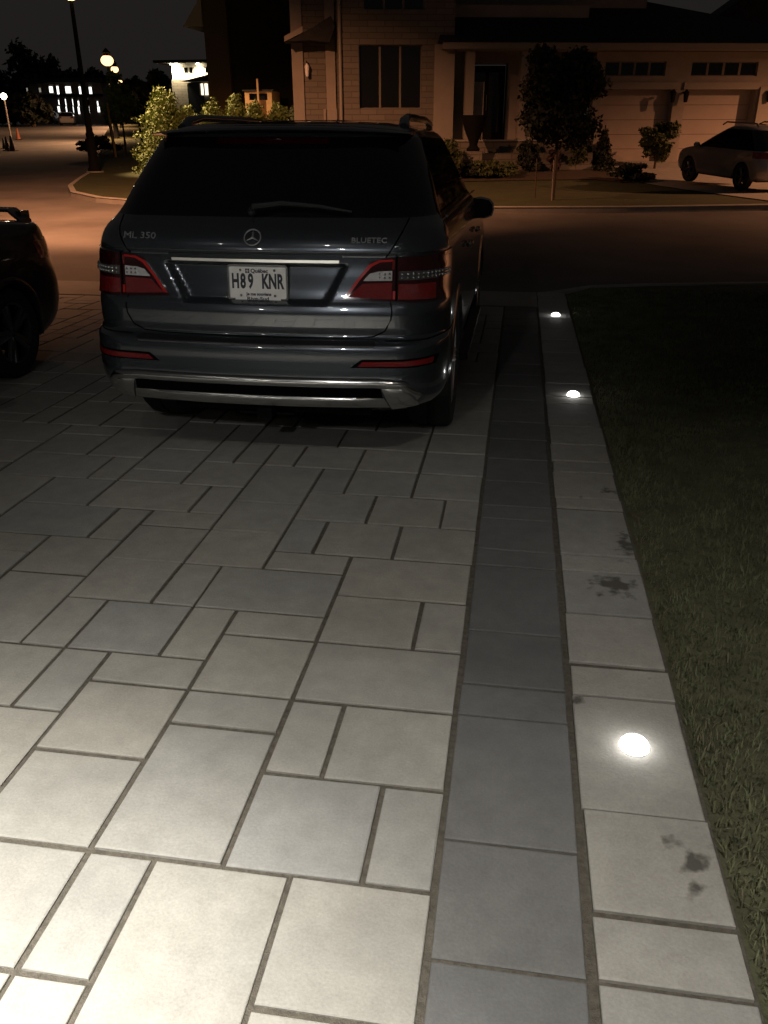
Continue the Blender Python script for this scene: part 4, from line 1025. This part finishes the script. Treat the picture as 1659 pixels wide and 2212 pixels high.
for lx in (4.66, 5.06, 7.62):
    mb = MB(); mb.lathe([(.0005, -.2), (.06, -.19), (.085, .08), (.10, .10), (.02, .20), (.0005, .21)], 6, 'z', (lx, -.22, 2.42)); mb.box(lx - .03, lx + .03, -.2, -.003, 2.50, 2.56)
    hbuild(mb, 'garage_lantern', 'iron')
hbuild(HB(-2.9, 9.9, 30.3, 30.40, 3.76, 3.95), 'fascia', 'trim'); hbuild(HB(-2.9, 9.9, 30.4, 31.0, 3.765, 3.79), 'soffit', 'trim')
# roofs
mb = MB(); mb.add([(-3.0, -.75, 3.955), (9.95, -.75, 3.955), (3.6, 3.4, 5.75), (-2.46, 3.4, 5.75), (9.95, 8, 3.955), (-3.0, 8, 3.955)], [(0, 1, 2, 3), (1, 4, 2), (0, 3, 5), (3, 2, 4, 5), (0, 5, 4, 1)]); hbuild(mb, 'roof', 'roof')
hbuild(wall_with_holes(-2.44, 4.3, 33.2, 5.0, 7.9, [(-1.6, -.2, 5.75, 7.0), (1.4, 3.2, 5.75, 7.0)]), 'wall', 'stucco')
window(-1.57, -.23, 5.78, 6.97, 33.3, 2); window(1.43, 3.17, 5.78, 6.97, 33.3, 2)
mb = MB(); mb.add([(-8.5, -.9, 7.9), (4.9, -.9, 7.9), (4.9, 9.5, 7.9), (-8.5, 9.5, 7.9), (-4, 4.2, 10.3), (1, 4.2, 10.3)], [(0, 1, 5, 4), (1, 2, 5), (2, 3, 4, 5), (3, 0, 4), (3, 2, 1, 0)]); hbuild(mb, 'roof', 'roof')

# ------------------------------------------------------------------ other buildings
def bth(name, label, cat='house'): return thing(name, label, cat)
B = bth('dark_house', 'tall unlit house with shaded side wall behind the hedge')
MB().box(-12.35, -8.3, 38, 50, -.2, 8.6).build('wall', M['clad'], B)
MB().box(-13.35, -12.352, 37.8, 50, -.2, 8.6).build('corner_wall', M['bark'], B)
mb = MB(); mb.prism([(-14.2, 5.25), (-13.36, 5.25), (-13.36, 6.3)], 'y', 37.7, 44); mb.build('eave', M['trim'], B)
mb = MB(); mb.prism([(-14.2, 8.6), (-7.6, 8.6), (-10.9, 12)], 'y', 37.4, 50.5); mb.build('roof', M['roof'], B)
G = bth('garden_hut', 'small wooden hut with a two-pane window and a post, showing above the hedge', 'hut')
a, b = at(528, 197, 35.6), at(588, 226, 35.6)
MB().box(a.x, b.x, 35.6, 36.8, .1, a.z - .32).box(a.x, b.x, 35.6, 36.8, a.z - .08, a.z).box(a.x, a.x + .18, 35.6, 36.8, a.z - .322, a.z - .082).box(b.x - .18, b.x, 35.6, 36.8, a.z - .322, a.z - .082).build('wall', M['wood'], G)
MB().box(a.x + .18, b.x - .18, 35.68, 35.72, a.z - .32, a.z - .08).build('pane', M['pane'], G)
p_ = at(555, 170, 35.5); MB().box(p_.x - .035, p_.x + .035, 35.5, 35.57, .1, p_.z).build('post', M['wood'], G)
MB().box(a.x - .08, b.x + .08, 35.55, 36.9, a.z + .002, a.z + .05).build('roof', M['roof'], G)
# floodlit house
D = bth('floodlit_house', 'white and stone house lit by soffit lamps, left of the dark house')
c0, c1 = at(370, 140, 60), at(470, 215, 60); x0, x1 = c0.x, c1.x + 1.6
zt, zm = at(400, 137, 60).z, at(400, 172, 60).z
wl = [(x0 + .85, x0 + 1.12, at(0, 163, 60).z, at(0, 151, 60).z), (x0 + 1.2, x0 + 1.47, at(0, 163, 60).z, at(0, 151, 60).z), (x0 + 2.35, x0 + 2.85, at(0, 163, 60).z, at(0, 151, 60).z)]
mb = MB(); xs = sorted({x0, x1, *[v for h in wl for v in h[:2]]}); za, zb2 = wl[0][2], wl[0][3]
mb.box(x0, x1, 60, 60.3, zm, za).box(x0, x1, 60, 60.3, zb2, zt)
for i in range(len(xs) - 1):
    if i % 2 == 0: mb.box(xs[i], xs[i + 1], 60, 60.3, za, zb2)
mb.build('upper_wall', M['white'], D)
for h in wl: MB().box(h[0], h[1], 60.1, 60.14, h[2], h[3]).build('window', M['pane'], D)
MB().box(x0 - .1, x1, 60.0, 60.31, -.2, zm - .002).build('stone_wall', M['stone'], D)
MB().box(x0, x0 + .3, 60.31, 68, -.2, zt).build('side_wall', M['white'], D)
MB().box(x0 - .9, x1 + .3, 59.1, 69, zt, zt + .16).build('roof', M['roof'], D)
MB().box(x0 + 1.0, x0 + 2.1, 59.94, 59.99, 1.0, at(0, 185, 60).z).build('window', M['pane'], D)
q0, q1 = at(432, 205, 59.6), at(444, 180, 59.6)
lw_ = MB().box(q0.x, q1.x, 59.9, 59.985, q0.z, q1.z).build('lit_window', M['lit_warm'], D)
MB().box(q0.x - .12, q0.x - .04, 59.85, 59.99, q0.z, q1.z).box((q0.x + q1.x) / 2 - .04, (q0.x + q1.x) / 2 + .04, 59.85, 59.897, q0.z, q1.z).build('window_frame', M['trim'], lw_)
mb = MB(); mb.prism([(q0.x - 1.0, q1.z + .1), (q1.x + 1.6, q1.z + .1), (q1.x + 1.6, q1.z + .75)], 'y', 59.0, 59.98); mb.build('porch_roof', M['roof'], D)
for lx in (x0 + .10, x0 + .50, x0 + 1.95):
    MB().lathe([(.0005, -.05), (.10, -.05), (.11, .0)], 14, 'z', (lx, 59.72, zt - .02)).build('soffit_light', M['soffit_lamp'], D)
    ld = bpy.data.lights.new('soffit_lamp', 'SPOT'); ld.energy = 420; ld.color = (1, .80, .48); ld.spot_size = R(130); ld.spot_blend = .7; ld.shadow_soft_size = .05
    lo = bpy.data.objects.new('soffit_lamp', ld); COL.objects.link(lo); lo.location = (lx, 59.66, zt - .12); lo.rotation_euler = (R(12), 0, 0)
# white building at the end of the street
E_ = bth('lit_building', 'long pale building with rows of lit windows at the end of the side street', 'building')
YB2 = 112.0
l_, r_ = at(62, 180, YB2), at(228, 250, YB2); ztop = at(0, 181, YB2).z; zbase = 1.2
MB().box(l_.x, r_.x, YB2, YB2 + 10, zbase, ztop).build('wall', M['stucco'], E_)
MB().box(l_.x - .5, r_.x + .5, YB2 - .9, YB2 + 11, ztop, ztop + .5).build('roof', M['roof'], E_)
MB().box(l_.x, r_.x, YB2 - .8, YB2 - .02, at(0, 205, YB2).z, at(0, 211, YB2).z).build('gallery_floor', M['clad'], E_)
for (a_, b_, t_, d_, m) in [(106, 116, 187, 200, 'lit_win'), (122, 129.5, 186, 205, 'lit_win'), (141, 155, 187, 201, 'lit_win'), (170, 177, 187, 203, 'lit_win'), (192, 200, 188, 203, 'lit_win'), (57, 62, 190, 200, 'lit_dim'), (84, 90, 190, 199, 'lit_dim'),
        (126, 129.5, 216, 226, 'lit_win'), (124.5, 131, 230, 242, 'lit_win'), (140.5, 144.5, 214, 228, 'lit_win'), (142, 147, 230, 246, 'lit_win'), (156, 159.5, 214, 228, 'lit_win'), (157.5, 161, 230, 243, 'lit_win'), (168, 172.5, 218, 228, 'lit_win'), (168, 174, 230.5, 246, 'lit_win'),
        (188, 192, 215, 228, 'lit_win'), (188.5, 195, 230.5, 244, 'lit_win'), (209.5, 213.5, 219, 228, 'lit_win'), (210.5, 217, 230.5, 242, 'lit_win'), (100, 104, 230, 238, 'lit_dim'), (75, 80, 234, 244, 'lit_dim')]:
    u, v = at(a_, t_, YB2), at(b_, d_, YB2)
    w_ = MB().box(u.x, v.x, YB2 - .06, YB2 - .005, v.z, u.z).build('window', M[m], E_)
    MB().box(u.x - .12, u.x - .005, YB2 - .1, YB2 - .004, v.z, u.z).box(v.x + .005, v.x + .12, YB2 - .1, YB2 - .004, v.z, u.z).build('window_frame', M['iron'], w_)
# dark gable beyond the garages
N_ = bth('neighbour_house', 'dark roof of a house rising behind the garages at the right')
mb = MB(); mb.prism([(6.6, 4.9), (20, 4.9), (13.4, 9.6)], 'y', 42, 54); mb.build('roof', M['roof'], N_)
MB().box(7.4, 19.4, 43, 53, 0, 4.898).build('wall', M['clad'], N_)

# ------------------------------------------------------------------ street lamps, cones
def street_lamp(name, label, x, y, zg, hz, bulb, r, group=None, arm=0.0):
    t = thing(name, label, 'street lamp', (x, y, zg), 0, group); h = hz - zg
    MB().lathe([(.0005, -.05), (.34, -.05), (.34, .03), (.0005, .035)], 20).build('footing', M['concrete'], t)
    MB().lathe([(.26, .035), (.26, .10), (.20, .20), (.175, .9), (.15, 1.3), (.17, 1.36), (.13, 1.45), (.105, 2.6)], 14).build('base', M['iron'], t, True)
    MB().tube([(0, 0, 2.5), (0, 0, h + .05)], [.10, .065], 12).build('pole', M['iron'], t, True)
    hd = MB().lathe([(.07, h - .15), (.20, h - .05), (.24, h + .02), (.22, h + .35), (.30, h + .40), (.10, h + .62), (.0005, h + .70)], 14).build('lamp_head', M['iron'], t, True)
    MB().sphere((0, 0, h - .08), r, 14, 9, .8).build('bulb', M[bulb], hd, True)
    return t
street_lamp('street_lamp', 'black street lamp post with a flared base on the grassy street corner', -16.87, 33.55, kerb_top(0, 33.5), 6.0, 'sodium_dim', .22)
for (px, py, Y, r, lab, m) in [(231, 128, 62, .43, 'lit street lamp, largest and highest of the glowing row above the corner tree', 'sodium'), (247.5, 148, 86, .36, 'middle lamp of the glowing row above the corner tree', 'sodium'), (258, 175, 98, .30, 'lowest and smallest lamp of the glowing row, at the top of the corner tree', 'sodium')]:
    q = at(px, py, Y); street_lamp('street_lamp', lab, q.x, Y, road_z(0, Y) + .1, q.z, m, r, 'lit lamps along the side street')
q = at(8, 208, 62); t = thing('globe_lamp', 'white globe lamp on a short pale post at the far left edge', 'lamp', (q.x, 62, road_z(0, 62)))
MB().tube([(0, 0, 0), (0, 0, q.z - road_z(0, 62) - .15)], .06, 8).build('post', M['trim'], t); MB().sphere((0, 0, q.z - road_z(0, 62)), .21, 14, 9).build('globe', M['globe'], t, True)
def traffic_cone(lab, px, py, Y, h, m, group):
    q = at(px, py, Y); t = thing('traffic_cone', lab, 'cone', (q.x, Y, road_z(0, Y) + .003), 0, group)
    MB().lathe([(h * .26, .035), (h * .20, .04), (h * .06, h), (.0005, h)], 16).build('cone_body', M[m], t, True); MB().box(-h * .28, h * .28, -h * .28, h * .28, 0, .035).build('foot', M['iron'], t)
G_ = 'cones standing at the left of the side street'
traffic_cone('dark traffic cone, left one of the pair at the left edge of the street', 16.5, 321, 51, .78, 'cone_shaded', G_)
traffic_cone('dark traffic cone, right one of the pair at the left edge of the street', 27, 322, 50.5, .84, 'cone_shaded', G_)
traffic_cone('pale orange traffic cone standing alone farther up the street', 40, 299, 66, .78, 'cone', G_)
traffic_cone('short shaded cone partly behind the dark pair', 9.5, 319, 53, .6, 'cone_shaded', G_)

# ------------------------------------------------------------------ light
W = bpy.data.worlds.new('World'); SC.world = W; W.use_nodes = True
nt = W.node_tree; bg = nt.nodes['Background']
sky = nt.nodes.new('ShaderNodeTexSky'); sky.sky_type = 'NISHITA'; sky.sun_disc = False; sky.sun_elevation = R(-4); sky.sun_rotation = R(200); sky.altitude = 0
hs = nt.nodes.new('ShaderNodeHueSaturation'); hs.inputs['Saturation'].default_value = 0.12
ad = nt.nodes.new('ShaderNodeMix'); ad.data_type = 'RGBA'; ad.blend_type = 'ADD'; ad.inputs[0].default_value = 1
ad.inputs[7].default_value = (0.135, 0.118, 0.108, 1)     # town glow on a cloudy night
nt.links.new(sky.outputs[0], hs.inputs['Color']); nt.links.new(hs.outputs[0], ad.inputs[6]); nt.links.new(ad.outputs[2], bg.inputs['Color'])
bg.inputs['Strength'].default_value = 0.10

def lamp(name, kind, loc, energy, color, target=None, size=.1, spot=150, blend=.6):
    d = bpy.data.lights.new(name, kind); d.energy = energy; d.color = color; d.shadow_soft_size = size
    if kind == 'SPOT': d.spot_size = R(spot); d.spot_blend = blend
    o = bpy.data.objects.new(name, d); COL.objects.link(o); o.location = loc
    if target is not None: o.rotation_euler = (Vector(target) - Vector(loc)).to_track_quat('-Z', 'Y').to_euler()
    return o
WARM = (1, .945, .845)
# soffit lamps of the house behind the camera: a bright flood beam each, with weak spill outside it
for (x, y, z, beam, spill) in [(-1.45, -.55, 4.6, 1330, 100), (-3.9, -.55, 4.6, 450, 90)]:
    lamp('soffit_lamp', 'SPOT', (x, y, z), beam, WARM, (x - .1, y + .1, 0), .05, 72, 1.0)
    lamp('soffit_lamp', 'SPOT', (x + .02, y, z), spill, WARM, (x, y + .1, 0), .05, 122, 1.0)
lamp('soffit_lamp', 'SPOT', (.9, -.55, 4.6), 500, WARM, (.9, -.35, 0), .05, 112, 1.0)  # extra flood added to lift the band, border and right-hand lawn
lamp('soffit_lamp', 'SPOT', (-1.5, -.55, 4.6), 2650, WARM, (-1.35, .25, 0), .05, 40, 1.0)  # narrow beam added to brighten the paving closest to the camera
lamp('wall_lantern', 'POINT', (-2.6, -.5, 2.1), 15, WARM, None, .04)  # weak fill lamp added for the number plate and car rear
lamp('car_fill_light', 'SPOT', (-1.0, -.6, 2.5), 80, (1, .98, .95), (-1.3, 4.0, 1.25), .05, 46, .8)  # fill spot added to brighten the rear of the grey car
SOD = (1, .41, .185)
lamp('street_light', 'SPOT', (-9.5, 16.2, 7.5), 7600, SOD, (-9.2, 19.9, 0), .15, 110, .42)
lamp('street_light', 'SPOT', (-9.5, 16.2, 7.4), 2300, SOD, (-8.4, 12.1, 0), .15, 62, .9)  # extra spot added under the one above to light the nearer road
lamp('street_light', 'SPOT', (21, 25.5, 7.0), 14500, SOD, (19.86, 25.96, 0), .15, 138, .32)
lamp('street_light', 'SPOT', (-16.4, 33.2, 5.6), 6500, (1, .60, .30), (-12.6, 33.4, 1.4), .15, 70, .6)
for (px, py, Y, e) in [(231, 128, 62, 5200), (247.5, 148, 86, 4500), (258, 175, 98, 4000)]:
    q = at(px, py, Y); lamp('street_light', 'SPOT', (q.x - .3, Y - .3, q.z - .6), e, (1, .50, .24), (q.x - 4, Y - 3, 0), .2, 150, .6)

# ------------------------------------------------------------------ render settings
SC.render.engine = 'CYCLES'
SC.cycles.use_denoising = True
SC.cycles.max_bounces = 6; SC.cycles.sample_clamp_indirect = 4.0; SC.cycles.caustics_reflective = False; SC.cycles.caustics_refractive = False
SC.view_settings.view_transform = 'Standard'; SC.view_settings.look = 'None'; SC.view_settings.exposure = 0; SC.view_settings.gamma = 1
